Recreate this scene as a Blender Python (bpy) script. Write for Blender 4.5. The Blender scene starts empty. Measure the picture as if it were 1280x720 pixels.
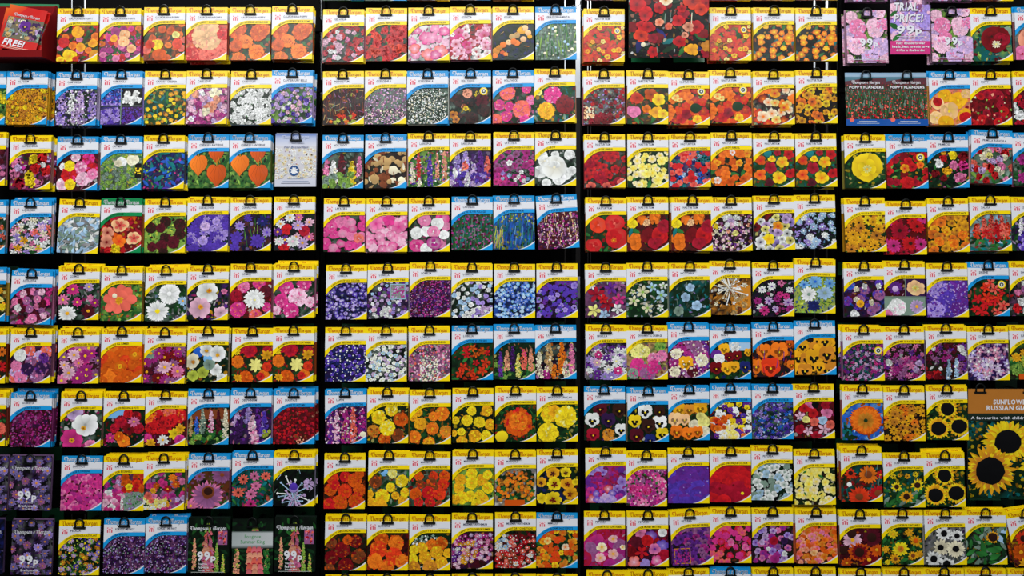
import bpy, math, random
from mathutils import Vector, Euler

# ------------------------------------------------------------------ camera, world, lights, exposure
S = 0.002                 # metres per photo pixel on the plane of the packet fronts (y = 0)
DCAM = 2.2                # camera distance from that plane
EYE_PX = 310              # photo row at camera height
EYE = 1.6
scene = bpy.context.scene
col = scene.collection

cam_data = bpy.data.cameras.new('camera')
cam = bpy.data.objects.new('camera', cam_data); col.objects.link(cam)
cam.location = (0, -DCAM, EYE)
cam.rotation_euler = (math.radians(90), 0, 0)
cam_data.sensor_width = 36
cam_data.lens = 36 * DCAM / (1280 * S)
cam_data.shift_y = -(360 - EYE_PX) / 1280
scene.camera = cam

world = bpy.data.worlds.new('shop_air'); scene.world = world
world.use_nodes = True
world.node_tree.nodes['Background'].inputs[0].default_value = (0.86, 0.93, 1.0, 1)
world.node_tree.nodes['Background'].inputs[1].default_value = 0.16

def area(name, loc, target, sx, sy, power, color):
    l = bpy.data.lights.new(name, 'AREA'); l.shape = 'RECTANGLE'; l.size = sx; l.size_y = sy
    l.energy = power; l.color = color
    o = bpy.data.objects.new(name, l); col.objects.link(o); o.location = loc
    o.rotation_euler = (Vector(target) - Vector(loc)).to_track_quat('-Z', 'Y').to_euler()
    return o
area('ceiling_tube', (-1.5, -2.3, 3.05), (-0.6, 0, 1.5), 1.3, 0.14, 17, (1.0, 0.98, 0.95))
area('ceiling_tube', (0.1, -1.5, 3.1), (0.1, 0, 0.9), 3.4, 0.2, 23, (0.97, 0.98, 1.0))
area('ceiling_panel', (0.0, -3.6, 3.9), (0, 0, 0.9), 4.0, 1.0, 128, (0.96, 0.98, 1.0))
area('back_wall_fill', (0.1, 0.33, 2.9), (0.1, 0.62, 2.2), 2.6, 0.1, 30, (0.95, 0.98, 1.0))  # added unseen lamp, brightens the white wall behind the rack gaps

vs = scene.view_settings
vs.view_transform = 'Standard'; vs.look = 'None'; vs.gamma = 1.0; vs.use_curve_mapping = False
vs.exposure = -0.12

# ------------------------------------------------------------------ helpers
def PX(px, y=0.0): return (px - 640) * S * (DCAM + y) / DCAM
def PZ(py, y=0.0): return EYE + (EYE_PX - py) * S * (DCAM + y) / DCAM

HEX = dict(rd='cc1a20', dr='780c16', cr='a8122c', sc='e03a18', **{'or': 'f2781a'}, do='d2540e', ye='f6d51c', yl='f1e883', go='f0aa1a',
  am='cf8424', wh='f0f2ee', cw='efe6c4', pk='e479a8', hp='d63486', lp='f0bcd2', mg='aa2880', pu='64288e', dp='341848', vi='5638b0',
  lv='a48cd8', ll='c6a8d6', bl='2460c8', sb='78b4e6', nb='1c2468', tb='0e7678', br='7c3e1e', db='321812', tn='bc9860', qa='564684', qb='7e6eaa', bk='0c0c0e',
  gr='2c7432', dg='12341a', lg='84b048', yg='b6c444', gg='7c9484', gy='8c8c8e', lb='a6c8e6', co='ee6a58', sa='f0a080', pe='f4c08a',
  ma='561020', mv='985a8c')
def lin(h):
    return tuple(((c / 12.92) if c <= 0.04045 else ((c + 0.055) / 1.055) ** 2.4) for c in (int(h[i:i + 2], 16) / 255 for i in (0, 2, 4)))
C = {k: lin(v) for k, v in HEX.items()}
YEL, ORA, BLU, GRN = lin('fbdc06'), lin('bc3e08'), lin('189adf'), lin('0c8a4c')
WHITE, INK, PINKRED = lin('e3e4e9'), lin('2a2c4c'), lin('d8485c')
def mul(c, f): return tuple(min(1.0, max(0.0, v * f)) for v in c)
def mix(a, b, t): return tuple(x + (y - x) * t for x, y in zip(a, b))

def nodes_material(name, rough, color=None, bump=0.0, bump_scale=30.0, metallic=0.0, mottled=0.06, spec=0.5, coat=0.0):
    m = bpy.data.materials.new(name); m.use_nodes = True
    nt = m.node_tree; n = nt.nodes; L = nt.links
    b = n['Principled BSDF']; b.inputs['Roughness'].default_value = rough; b.inputs['Metallic'].default_value = metallic
    b.inputs['Specular IOR Level'].default_value = spec; b.inputs['Coat Weight'].default_value = coat
    b.inputs['Coat Roughness'].default_value = 0.12
    tc = n.new('ShaderNodeTexCoord'); nz = n.new('ShaderNodeTexNoise'); nz.inputs['Scale'].default_value = bump_scale
    nz.inputs['Detail'].default_value = 1.0
    geo = n.new('ShaderNodeNewGeometry')
    L.new(geo.outputs['Position'], nz.inputs['Vector'])
    mx = n.new('ShaderNodeMix'); mx.data_type = 'RGBA'; mx.blend_type = 'MULTIPLY'; mx.inputs['Factor'].default_value = 1.0
    rp = n.new('ShaderNodeMapRange'); rp.inputs['To Min'].default_value = 1 - mottled; rp.inputs['To Max'].default_value = 1.0
    L.new(nz.outputs['Fac'], rp.inputs['Value'])
    if color is None:
        at = n.new('ShaderNodeAttribute'); at.attribute_name = 'Col'; L.new(at.outputs['Color'], mx.inputs['A'])
    else:
        mx.inputs['A'].default_value = (*color, 1)
    L.new(rp.outputs['Result'], mx.inputs['B']); L.new(mx.outputs['Result'], b.inputs['Base Color'])
    if bump:
        bp = n.new('ShaderNodeBump'); bp.inputs['Strength'].default_value = bump; bp.inputs['Distance'].default_value = 0.004
        L.new(nz.outputs['Fac'], bp.inputs['Height']); L.new(bp.outputs['Normal'], b.inputs['Normal'])
    return m
M_PRINT = nodes_material('glossy_printed_foil', 0.3, None, bump=0.35, bump_scale=22, spec=0.22)
M_BLACK = nodes_material('black_powder_coat', 0.8, (0.003, 0.003, 0.0033), bump=0.1, bump_scale=300, spec=0.08)
M_WIRE = nodes_material('black_wire', 0.4, (0.004, 0.005, 0.005), spec=0.2)
M_GREEN = nodes_material('green_plastic_card', 0.4, lin('0a7a48'), bump=0.1)
M_DKGREEN = nodes_material('dark_green_plastic', 0.45, lin('064a2a'), bump=0.1)
M_RED = nodes_material('red_card', 0.35, lin('d01414'), bump=0.15)
M_STEEL = nodes_material('bright_wire', 0.3, (0.55, 0.57, 0.6), metallic=0.9)
M_WALL = nodes_material('white_painted_wall', 0.8, (0.82, 0.85, 0.88), bump=0.1, bump_scale=60)
M_DARKWALL = nodes_material('dark_lower_wall', 0.7, (0.012, 0.009, 0.008))
M_FLOOR = nodes_material('dark_vinyl_floor', 0.4, (0.06, 0.058, 0.055), bump=0.1, mottled=0.3)
M_GREY = nodes_material('pale_label_plastic', 0.3, (0.42, 0.42, 0.5))

def mesh_polys(name, polys, mat=M_PRINT):
    """polys: list of (vertices, colour or list of colours per vertex)"""
    vs_, fs, cs = [], [], []
    for p, c in polys:
        b = len(vs_); vs_.extend(p); fs.append(tuple(range(b, b + len(p))))
        if isinstance(c, list): cs.extend(c)
        else: cs.extend([c] * len(p))
    me = bpy.data.meshes.new(name); me.from_pydata(vs_, [], fs)
    at = me.color_attributes.new('Col', 'FLOAT_COLOR', 'CORNER')
    flat = []
    for c in cs: flat.extend((c[0], c[1], c[2], 1.0))
    at.data.foreach_set('color', flat)
    me.materials.append(mat)
    return me
def box_faces(x0, x1, y0, y1, z0, z1):
    v = [(x0, y0, z0), (x1, y0, z0), (x1, y1, z0), (x0, y1, z0), (x0, y0, z1), (x1, y0, z1), (x1, y1, z1), (x0, y1, z1)]
    return [[v[i] for i in f] for f in ((0, 1, 5, 4), (1, 2, 6, 5), (2, 3, 7, 6), (3, 0, 4, 7), (4, 5, 6, 7), (3, 2, 1, 0))]
def mesh_boxes(name, boxes, mat):
    vs_, fs = [], []
    for b in boxes:
        for f in box_faces(*b):
            k = len(vs_); vs_.extend(f); fs.append(tuple(range(k, k + 4)))
    me = bpy.data.meshes.new(name); me.from_pydata(vs_, [], fs); me.materials.append(mat)
    import bmesh
    bm = bmesh.new(); bm.from_mesh(me); bmesh.ops.remove_doubles(bm, verts=bm.verts, dist=1e-6)
    bm.to_mesh(me); bm.free()
    return me
def tube_mesh(name, paths, r, mat, n=8, closed=False):
    vs_, fs = [], []
    for path in paths:
        pts = [Vector(p) for p in path]; base = len(vs_); up = Vector((0.13, 0.97, 0.2))
        for i, p in enumerate(pts):
            d = (pts[min(i + 1, len(pts) - 1)] - pts[max(i - 1, 0)]).normalized()
            a = d.cross(up)
            if a.length < 1e-4: a = d.cross(Vector((1, 0, 0)))
            a.normalize(); b = d.cross(a)
            for k in range(n):
                t = 2 * math.pi * k / n; vs_.append(tuple(p + a * (r * math.cos(t)) + b * (r * math.sin(t))))
        for i in range(len(pts) - 1):
            for k in range(n):
                q = (k + 1) % n
                fs.append((base + i * n + k, base + i * n + q, base + (i + 1) * n + q, base + (i + 1) * n + k))
        fs.append(tuple(base + k for k in range(n))[::-1]); fs.append(tuple(base + (len(pts) - 1) * n + k for k in range(n)))
    me = bpy.data.meshes.new(name); me.from_pydata(vs_, [], fs); me.materials.append(mat)
    me.polygons.foreach_set('use_smooth', [len(p.vertices) == 4 for p in me.polygons])
    return me
def obj(name, me, parent=None, loc=None, label=None):
    o = bpy.data.objects.new(name, me); col.objects.link(o)
    if parent is not None: o.parent = parent
    if loc: o.location = loc
    if label: o['label'] = label
    return o
def thing(name, label, cat, loc=(0, 0, 0), rot=(0, 0, 0), group=None, me=None):
    o = bpy.data.objects.new(name, me); col.objects.link(o); o.location = loc; o.rotation_euler = rot
    o['label'] = label; o['category'] = cat
    if group: o['group'] = group
    return o
def structure(name, me, loc=(0, 0, 0)):
    o = obj(name, me, None, loc); o['kind'] = 'structure'; return o

# ------------------------------------------------------------------ glyphs (built-in font, one evaluation for all characters)
GLYPH = {}
def load_glyphs(chars, bold):
    tmp = []
    for ch in chars:
        cu = bpy.data.curves.new('glyph', 'FONT'); cu.body = ch; cu.resolution_u = 2; cu.offset = 0.032 if bold else 0.0
        o = bpy.data.objects.new('glyph', cu); col.objects.link(o); tmp.append((ch, o))
    bpy.context.view_layer.update(); dg = bpy.context.evaluated_depsgraph_get()
    for ch, o in tmp:
        e = o.evaluated_get(dg); me = e.to_mesh()
        pts = [(v.co.x, v.co.y) for v in me.vertices]
        polys = [tuple(p.vertices) for p in me.polygons]
        x0 = min((p[0] for p in pts), default=0); x1 = max((p[0] for p in pts), default=0.2)
        GLYPH[(ch, bold)] = ([[(pts[i][0] - x0, pts[i][1]) for i in p] for p in polys], x1 - x0)
        e.to_mesh_clear()
    for ch, o in tmp:
        cu = o.data; bpy.data.objects.remove(o); bpy.data.curves.remove(cu)
def text_polys(s, x, y, size, width=None, bold=True, align='L', italic=0.0, serif=False):
    """2-D polygons of a line of text in packet pixels; y is the baseline, downwards; size = cap height"""
    k = size / 0.70; pos = 0.0; out = []
    for ch in s:
        if ch == ' ': pos += 0.26; continue
        g, w = GLYPH[(ch, bold)]
        for p in g: out.append([(pos + a + italic * b, b) for a, b in p])
        if serif:
            for e in (0.02, 0.66): out.append([(pos - 0.05, e - .02), (pos + w + 0.05, e - .02), (pos + w + 0.05, e + 0.05), (pos - 0.05, e + 0.05)])
        pos += w + 0.08
    total = max(pos - 0.08, 0.01)
    kx = k if width is None else width / total
    off = 0 if align == 'L' else (-total * kx / 2 if align == 'C' else -total * kx)
    return [[(x + off + a * kx, y - b * k) for a, b in p] for p in out]
# the calligraphic brand lettering is written with a broad nib
NIB = {
 'T': (.74, [[(.0, .70), (.06, .92), (.3, .90), (.55, .95), (.72, .88)], [(.40, .90), (.38, .5), (.38, .12), (.5, .0), (.62, .08)], [(.1, .92), (.02, .5), (.14, .3)]]),
 'h': (.50, [[(.08, 1.), (.08, .0)], [(.08, .42), (.24, .6), (.38, .5), (.38, .1), (.48, .02)]]),
 'o': (.48, [[(.22, .6), (.06, .46), (.06, .16), (.22, .0), (.38, .14), (.38, .46), (.22, .6)]]),
 'm': (.78, [[(.06, .58), (.08, .0)], [(.08, .44), (.22, .6), (.34, .5), (.34, .0)], [(.34, .44), (.5, .6), (.62, .5), (.62, .1), (.72, .02)]]),
 'p': (.50, [[(.06, .58), (.08, -.3)], [(.08, .46), (.24, .6), (.40, .44), (.38, .12), (.22, .0), (.08, .1)]]),
 's': (.40, [[(.34, .54), (.18, .6), (.06, .46), (.3, .22), (.28, .06), (.14, .0), (.02, .08)]]),
 'n': (.50, [[(.06, .58), (.08, .0)], [(.08, .44), (.24, .6), (.38, .5), (.38, .1), (.48, .02)]]),
 '&': (.50, [[(.36, .5), (.22, .6), (.08, .46), (.2, .32), (.08, .16), (.2, .0), (.4, .1)], [(.2, .32), (.34, .34)]]),
 'M': (.98, [[(.0, .68), (.1, .92), (.24, .8), (.22, .4), (.1, .02)], [(.2, .76), (.38, .96), (.5, .82), (.5, .0)], [(.5, .76), (.68, .96), (.8, .8), (.8, .1), (.92, .02)]]),
 'r': (.38, [[(.06, .58), (.08, .0)], [(.08, .44), (.22, .6), (.34, .52)]]),
 'g': (.50, [[(.38, .56), (.18, .6), (.06, .42), (.08, .16), (.24, .04), (.38, .16)], [(.38, .6), (.40, -.1), (.26, -.3), (.06, -.22)]]),
 'a': (.50, [[(.36, .5), (.2, .6), (.06, .42), (.08, .12), (.22, .0), (.38, .14)], [(.38, .6), (.38, .1), (.48, .02)]]),
}
def brand_polys(x0, x1, base, size, rise=0.0, nib=0.085):
    strokes, pos = [], 0.0
    for ch in 'Thompson & Morgan':
        if ch == ' ': pos += 0.24; continue
        w, ss = NIB[ch]
        for s in ss: strokes.append([(pos + a, b) for a, b in s])
        pos += w + 0.03
    kx = (x1 - x0) / pos; out = []
    nx, ny = nib * math.cos(.7), nib * math.sin(.7)
    for s in strokes:
        for (a, b), (c, d) in zip(s, s[1:]):
            q = [(a - nx, b - ny), (a + nx, b + ny), (c + nx, d + ny), (c - nx, d - ny)]
            out.append([(x0 + u * kx, base - v * size - rise * u / pos) for u, v in q])
            q = [(a - .03, b), (a + .03, b), (c + .03, d), (c - .03, d)]
            out.append([(x0 + u * kx, base - v * size - rise * u / pos) for u, v in q])
    return out

# ------------------------------------------------------------------ the printed picture: petals, leaves and stems as flat vector shapes
W, H, PICTOP = 51.0, 67.0, 19.0
def clip(poly, x0, y0, x1, y1):
    for ax, lim, sign in ((0, x0, 1), (0, x1, -1), (1, y0, 1), (1, y1, -1)):
        out = []; n = len(poly)
        for i in range(n):
            p, q = poly[i], poly[(i + 1) % n]
            dp, dq = (p[ax] - lim) * sign, (q[ax] - lim) * sign
            if dp >= 0: out.append(p)
            if (dp >= 0) != (dq >= 0):
                t = dp / (dp - dq); out.append(tuple(a + (b - a) * t for a, b in zip(p, q)))
        poly = out
        if len(poly) < 3: return None
    return poly
class Pic:
    def __init__(self, seed, w=W, h=H, top=PICTOP):
        self.R = random.Random(seed); self.w, self.h, self.top = w, h, top
        self.items = []; self.level = 1; self.acc = [0.0, 0.0, 0.0, 1e-9]
    def add(self, pts, colr, lev=0):
        cs = colr if isinstance(colr, list) else [colr] * len(pts)
        p = clip([(x, y, *c) for (x, y), c in zip(pts, cs)], 0, self.top, self.w, self.h)
        if p: self.items.append((self.level + lev, p))
    def jit(self, c, a=0.16):
        f = 1 + self.R.uniform(-a, a) * 1.3; return mul(c, f)
    def ground(self, cols):
        R = self.R; nx, ny = 9, 9
        cols = [mul(c, .55) if max(c) < .35 else mul(c, .85) for c in cols]; self.gcols = cols; xs = [self.w * i / nx for i in range(nx + 1)]; ys = [self.top + (self.h - self.top) * j / ny for j in range(ny + 1)]
        g = [[mix(cols[0], R.choice(cols), R.uniform(.2, .9)) for _ in xs] for _ in ys]
        for j in range(ny):
            for i in range(nx):
                self.items.append((0, [(xs[a], ys[b], *g[b][a]) for a, b in ((i, j), (i + 1, j), (i + 1, j + 1), (i, j + 1))]))
    def disc(self, x, y, r, c, n=9, jitter=.12, lev=0, squash=1.0, shade=0.0):
        R = self.R; a0 = R.uniform(0, 6.28); pts, cs = [], []
        for k in range(n):
            t = a0 + 6.2832 * k / n; q = r * (1 + R.uniform(-jitter, jitter))
            pts.append((x + q * math.cos(t), y + q * math.sin(t) * squash)); cs.append(mul(c, 1 - shade * math.sin(t) + R.uniform(-.05, .05)))
        self.add(pts, cs, lev)
    def petal(self, x, y, a, r0, r1, w, ci, co_, lev=0, point=0.5):
        ca, sa = math.cos(a), math.sin(a); L = r1 - r0
        prof = ((r0, .28 * w), (r0 + .5 * L, w), (r0 + .85 * L, w * (.8 if point < .6 else .55)), (r1, w * (.6 if point < .3 else .3 if point < .6 else .02)))
        pts = [(d, s) for d, s in prof] + [(d, -s) for d, s in prof[::-1]]
        cs = [mul(mix(ci, co_, t), e) for t, e in ((0, .9), (.75, .74), (.95, .95), (1, 1.1), (1, 1.1), (.95, 1.05), (.75, .9), (0, 1))]
        self.add([(x + d * ca - s * sa, y + d * sa + s * ca) for d, s in pts], cs, lev)
    def bloom(self, kind, x, y, r, cols, cen, extra=None):
        R = self.R; c = self.jit(R.choice(cols), .1); cc = cen or mul(c, .35)
        if kind in ('d', 'd8', 's', 's8', 'x', 'x8', 'c'):
            n = {'d': 13 if r > 8 else 10, 'd8': 8, 's': 5, 's8': 8, 'x': 5, 'x8': 8, 'c': 5}[kind]
            w = {'d': .2, 'd8': .31, 's': .46, 's8': .36, 'x': .26, 'x8': .24, 'c': .66}[kind] * r
            if kind == 'd' and r > 11: n, w = int(20 + r * .35), (.15 if r < 18 else .11) * r
            a0 = R.uniform(0, 6.28); sq = R.uniform(.8, 1)
            for k in range(n):
                a = a0 + 6.2832 * k / n + R.uniform(-.12, .12)
                rr = r * R.uniform(.88, 1.05) * (1 if abs(math.cos(a)) > .7 else sq)
                pc = mul(c, R.uniform(.82, 1.12)); ci = mix(cc, pc, .72 if r < 4 else (.55 if kind == 'x' else .3)) if kind != 'd' else mul(pc, .62)
                if kind == 'c': ci = mix(mul(pc, .6), cc if cen else mul(pc, .6), .5)
                self.petal(x, y, a, 0 if kind == 'c' else .1 * r, rr, w, ci, pc, k if n <= 8 else (k % 3 if k < n - 1 else 3), .9 if kind in ('x', 'x8', 'd') else .4)
            if kind == 'd':
                self.disc(x, y, r * .22, self.jit(cen or C['go']), 8, .1, 4, .9, .15)
            elif kind in ('s', 's8', 'x', 'x8'):
                if r > 2.2: self.disc(x, y, r * (.2 if cen else .12), cc, 6, .15, 8)
            elif r > 6:
                for j in range(4):
                    a = R.uniform(0, 6.28); self.petal(x, y, a, 0, r * .55, r * .3, mul(c, .75), mul(c, R.uniform(.9, 1.15)), 5 + j)
                if cen: self.disc(x, y, r * .14, cen, 6, .2, 9)
        elif kind == 'r':
            rings = ((1, 15), (.8, 13), (.6, 10), (.4, 7), (.2, 4)) if r < 10 else ((1, 22), (.86, 20), (.72, 17), (.58, 14), (.44, 11), (.3, 8), (.16, 5))
            for q, (f, n) in enumerate(rings):
                if q == 3 and r < 5.5: break
                a0 = R.uniform(0, 6.28)
                for k in range(n):
                    a = a0 + 6.2832 * k / n; pc = mul(R.choice(cols) if R.random() < .25 else c, R.uniform(.72, 1.2))
                    self.petal(x, y + .04 * r * q, a, .1 * r * f, r * f * R.uniform(.92, 1.05), r * f * (.24 if r < 10 else .17), mul(pc, .5 if r < 10 else .72), pc, q * 3 + (k % 2 if k < n - 1 else 2), .2)
            if cen: self.disc(x, y, r * (.2 if r < 10 else .1), cen, 6, .2, 22)
        elif kind == 'b':
            n = max(5, int(5 + r * 1.3))
            self.disc(x, y, r * .85, mul(c, .5), 8, .15, 0)
            for _ in range(n):
                a, q = R.uniform(0, 6.28), r * math.sqrt(R.random()) * .85
                self.disc(x + q * math.cos(a), y + q * math.sin(a), max(.7, r * .3), mul(c, R.uniform(.72, 1.2)), 5, .3, 1)
        elif kind == 'e': self.disc(x, y, r, c, 14, .06, 0, R.uniform(.85, 1), .25)
        elif kind == 't':
            self.disc(x, y, r * R.uniform(.7, 1.3), c, 4, .4, 0)
        elif kind in ('p', 'P'):
            pk_ = 0; fc = cen if kind == 'P' else mul(c, .3)
            for dx, dy, q in ((-.38, -.42, .6), (.38, -.42, .6), (-.52, .12, .5), (.52, .12, .5), (0, .45, .56)):
                self.disc(x + dx * r, y + dy * r, q * r, mul(c, R.uniform(.84, 1.1)), 9, .08, pk_, 1, .1); pk_ += 1
            if r > 3:
                for dx, dy, q in ((-.3, .08, .26), (.3, .08, .26), (0, .42, .3)): self.disc(x + dx * r, y + dy * r, q * r, fc, 6, .25, 5 + (dx > 0))
                self.disc(x, y + .12 * r, .13 * r, C['ye'], 5, .1, 7)
        elif kind == 'v':
            h = extra or R.uniform(18, 30); yy = y; i = 0
            while yy < y + h:
                f = (yy - y) / h; ww = r * (.25 + .75 * min(1, f * 2.2))
                for _ in range(3):
                    self.disc(x + R.uniform(-ww, ww) * .75, yy + R.uniform(-.8, .8), max(.8, r * .3), mul(R.choice(cols) if R.random() < .3 else c, R.uniform(.6, 1.25)), 6, .25, i)
                yy += max(.9, r * .28); i += 1
            self.level += i
        elif kind == 'l':
            a = R.uniform(0, 6.28); self.petal(x, y, a, -r, r, r * .42, mul(c, .7), mul(c, R.uniform(.8, 1.3)), 0, .9)
        elif kind in ('k', 'K'):
            a = -1.57 + R.uniform(-.22, .22) if kind == 'k' else R.uniform(0, 6.28)
            w = R.uniform(.3, .65); x1, y1 = x + r * math.cos(a), y + r * math.sin(a); nx, ny = -math.sin(a) * w, math.cos(a) * w
            cs = [mul(c, .7), mul(c, .7), mul(c, 1.15), mul(c, 1.15)]
            self.add([(x - nx, y - ny), (x + nx, y + ny), (x1 + nx * .5, y1 + ny * .5), (x1 - nx * .5, y1 - ny * .5)], cs)
        elif kind == 'R':      # stems radiating from a point
            for k in range(15):
                a = 6.2832 * k / 15 + R.uniform(-.2, .2); rr = r * R.uniform(.6, 1); pc = mul(R.choice(cols), R.uniform(.7, 1.1))
                self.petal(x, y, a, 1, rr, .7, pc, pc, k, .4); self.disc(x + rr * math.cos(a), y + rr * math.sin(a), 1.5, pc, 6, .3, k)
            self.level += 15
        elif kind == 'h':      # papery lantern
            prof = [(0, -.75), (.25, -.95), (.65, -.9), (.95, -.5), (.95, 0), (.7, .4), (.3, .75), (0, 1.1), (-.3, .75), (-.7, .4), (-.95, 0), (-.95, -.5), (-.65, -.9), (-.25, -.95)]
            self.add([(x + a * r * .9, y + b * r) for a, b in prof], [mul(c, .85 + .35 * max(0, -a - b * .5 + .3)) for a, b in prof], 0)
            for s in (-.55, -.2, .2, .55):
                self.add([(x + s * r * .3, y - r * .8), (x + s * r * .3 + .5, y - r * .8), (x + s * r * 1.15 + .4, y), (x + s * r * .2 + .3, y + r * .9), (x + s * r * .2, y + r * .9), (x + s * r * 1.15, y)], mul(c, .66), 1)
            self.add([(x - .6, y - r * .8), (x - .3, y - r * 1.4), (x + .4, y - r * 1.4), (x + .6, y - r * .8)], C['am'], 1)
        elif kind == 'B':      # round badge
            self.level = 4000
            self.disc(x, y, r, C['ye'], 16, 0, 0); self.disc(x, y, r * .68, WHITE, 14, 0, 1); self.disc(x, y, r * .52, lin('3a4a28'), 12, 0, 2)
            self.disc(x, y, r * .24, WHITE, 6, .3, 3)
    def spread(self, n, r, box):
        R = self.R; pts = []
        for _ in range(n):
            best, bd = None, -1
            for _ in range(4):
                p = (R.uniform(box[0], box[2]), R.uniform(box[1], box[3]))
                d = min(((p[0] - q[0]) ** 2 + (p[1] - q[1]) ** 2 for q in pts[-60:]), default=1e9)
                if d > bd: best, bd = p, d
            pts.append(best)
        return sorted(pts, key=lambda p: p[1])
    def recipe(self, spec):
        parts = spec.split('|')
        self.ground([C[c] for c in parts[0].split(',')])
        # out-of-focus blooms and leaves filling the depth of the printed photograph
        under = []
        for lay in parts[1:]:
            t_ = lay.split(' ')
            if len(t_) > 3 and t_[0].split('{')[0] in ('d', 'd8', 's', 's8', 'c', 'r', 'b', 'x', 'p', 'P', 'v', 't'): under += [C[c] for c in t_[3].split(',')]
        n_un = int(95 * self.w * (self.h - self.top) / 2448)
        for x, y in self.spread(n_un, 2, (0, self.top, self.w, self.h)):
            c = mul(self.R.choice(under), self.R.uniform(.18, .6)) if under and self.R.random() < .5 else mul(self.R.choice(self.gcols), self.R.uniform(.35, 1.7))
            if self.R.random() < .5: self.disc(x, y, self.R.uniform(1, 2.6), c, 6, .35)
            else: self.bloom('l', x, y, self.R.uniform(1.6, 3.6), [c], None)
            self.level += 1
        for lay in parts[1:]:
            tk = lay.split(' '); kind = tk[0]; box = (0, self.top + 1, self.w, self.h)
            if '{' in kind:
                kind, b = kind[:-1].split('{'); box = tuple(float(v) for v in b.split(','))
            cols = None
            if kind == 'q':
                for q in tk[1][1:].split(';'):
                    x0, y0, x1, y1 = (float(v) for v in q.split(',')); self.level += 1; c = C[tk[3]]
                    self.add([(x0, y0), (x1, y0), (x1, y1), (x0, y1)], c)
                self.level += 1; continue
            if kind == 'B':
                for q in tk[1][1:].split(';'):
                    x, y, r = (float(v) for v in q.split(',')); lv = self.level; self.bloom('B', x, y, r, [WHITE], None); self.level = lv
                continue
            cols = [C[c] for c in tk[3].split(',')]; cen = C[tk[4]] if len(tk) > 4 else None
            if tk[1][0] == '@':
                pl = [tuple(float(v) for v in q.split(',')) for q in tk[1][1:].split(';')]
            else:
                r = float(tk[2]); pl = [(x, y, r * self.R.uniform(.82, 1.18)) for x, y in self.spread(int(int(tk[1]) * (1.45 if kind not in 'kK' else 1.2)), r, box)]
            for q in pl:
                if kind == 't': self.level = max(self.level, 1)
                self.bloom(kind, q[0], q[1], q[2], cols, cen, q[3] if len(q) > 3 else None)
                self.level += {'t': 1, 'b': 2, 'e': 1, 'l': 1, 'k': 1, 'K': 1, 'd': 5, 'r': 14 if q[2] < 10 else 23, 'p': 8, 'P': 8, 'v': 2}.get(kind, 10 if q[2] >= 4 else 6)
            self.level += 1
    def mean(self):
        a = [0, 0, 0]; n = 0
        for lv, p in self.items:
            if lv: 
                for k in range(3): a[k] += p[0][2 + k]
                n += 1
        return tuple(v / max(n, 1) for v in a) if n else self.items[0][1][0][2:5]
    def polys(self, depth=0.0021):
        top = max(l for l, _ in self.items if l < 4000) + 1 if self.items else 1
        step = min(1.6e-5, depth / top); out = []
        for l, p in self.items:
            y = -0.0002 - (l if l < 4000 else top + l - 4000) * step
            out.append(([((v[0] - self.w / 2) * S, y, (self.h - v[1]) * S) for v in p][::-1], [v[2:5] for v in p][::-1]))
        return out
def flat(polys2, colr, y, w=W, h=H):
    """2-D packet-pixel polygons to a printed layer y metres in front of the pouch"""
    return [([((a - w / 2) * S, -y, (h - b) * S) for a, b in p], colr) for p in polys2]
def facing(polys):
    out = []
    for p, c in polys:
        (x0, _, z0), (x1, _, z1), (x2, _, z2) = p[0], p[1], p[2]
        A = sum(p[i][0] * p[(i + 1) % len(p)][2] - p[(i + 1) % len(p)][0] * p[i][2] for i in range(len(p)))
        if A < 0: p = p[::-1]; c = c[::-1] if isinstance(c, list) else c
        out.append((p, c))
    return out

# one line per front packet: x, y, roll | scheme | title | slogan | picture recipe | what the picture shows | packets behind
PACKETS = {}
PACKETS[(1,1)] = '''
73,11,0~Y~CALIFORNIAN POPPY~BRIGHT & EASY FLOWERING~dg,gr,rd|c 9 5 rd,co,pk,or|c @26,30,8;45,44,6;48,60,8;30,49,6;17,60,9;5,65,5 0 ye,go or|c @9,43,7;24,64,4 0 rd,sc~cupped yellow and red poppies~4
126,11,0~Y~CALIFORNIAN POPPY~CARNIVAL OF COLOUR MIX~gr,mg,dg|c 14 5 or,co,mg,rd|t 60 1 mg,hp,pk|c 9 4 mg,pk,hp|c @18,38,5;31,33,7;40,51,6;30,42,7 0 pe,go or~orange and magenta poppies~4
181,9.5,0~Y~CALIFORNIAN POPPY~BEST COLOURED MIXTURE~dg,gr,do|c 12 5 or,do,co|c @40,35,5;17,48,8 0 ye,yl|c @20,61,9;42,46,7;8,47,6 0 do,sc~one yellow poppy among orange poppies~3
234,9.5,0~Y~CALIFORNIAN POPPY~BRIGHT CHERRY SHADES~rd,co,or|r @8,60,11;28,62,12;47,50,10;10,32,12 0 rd,co|r @26,36,19 0 sa,pe pe|r @46,34,8;43,60,7 0 co,rd~huge peach and pink ruffled poppies~4
288,9.5,0~Y~CALIFORNIAN POPPY~VIBRANT ROSE BUD LIKE BLOOMS~dg,gr,dg|r @12,27,9;9,32,9;42,28,9;20,44,9;36,32,11;8,49,8;12,66,9;34,57,10;46,64,6 0 or,do~orange rosebud poppies, left of two alike~1
340.7,8.5,0~Y~CALIFORNIAN POPPY~VIBRANT ROSE BUD LIKE BLOOMS~dg,gr,dg|r @12,27,9;9,32,9;42,28,9;20,44,9;36,32,11;8,49,8;12,66,9;34,57,10;46,64,6 0 or,do~orange rosebud poppies, right of two alike~3
'''
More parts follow.
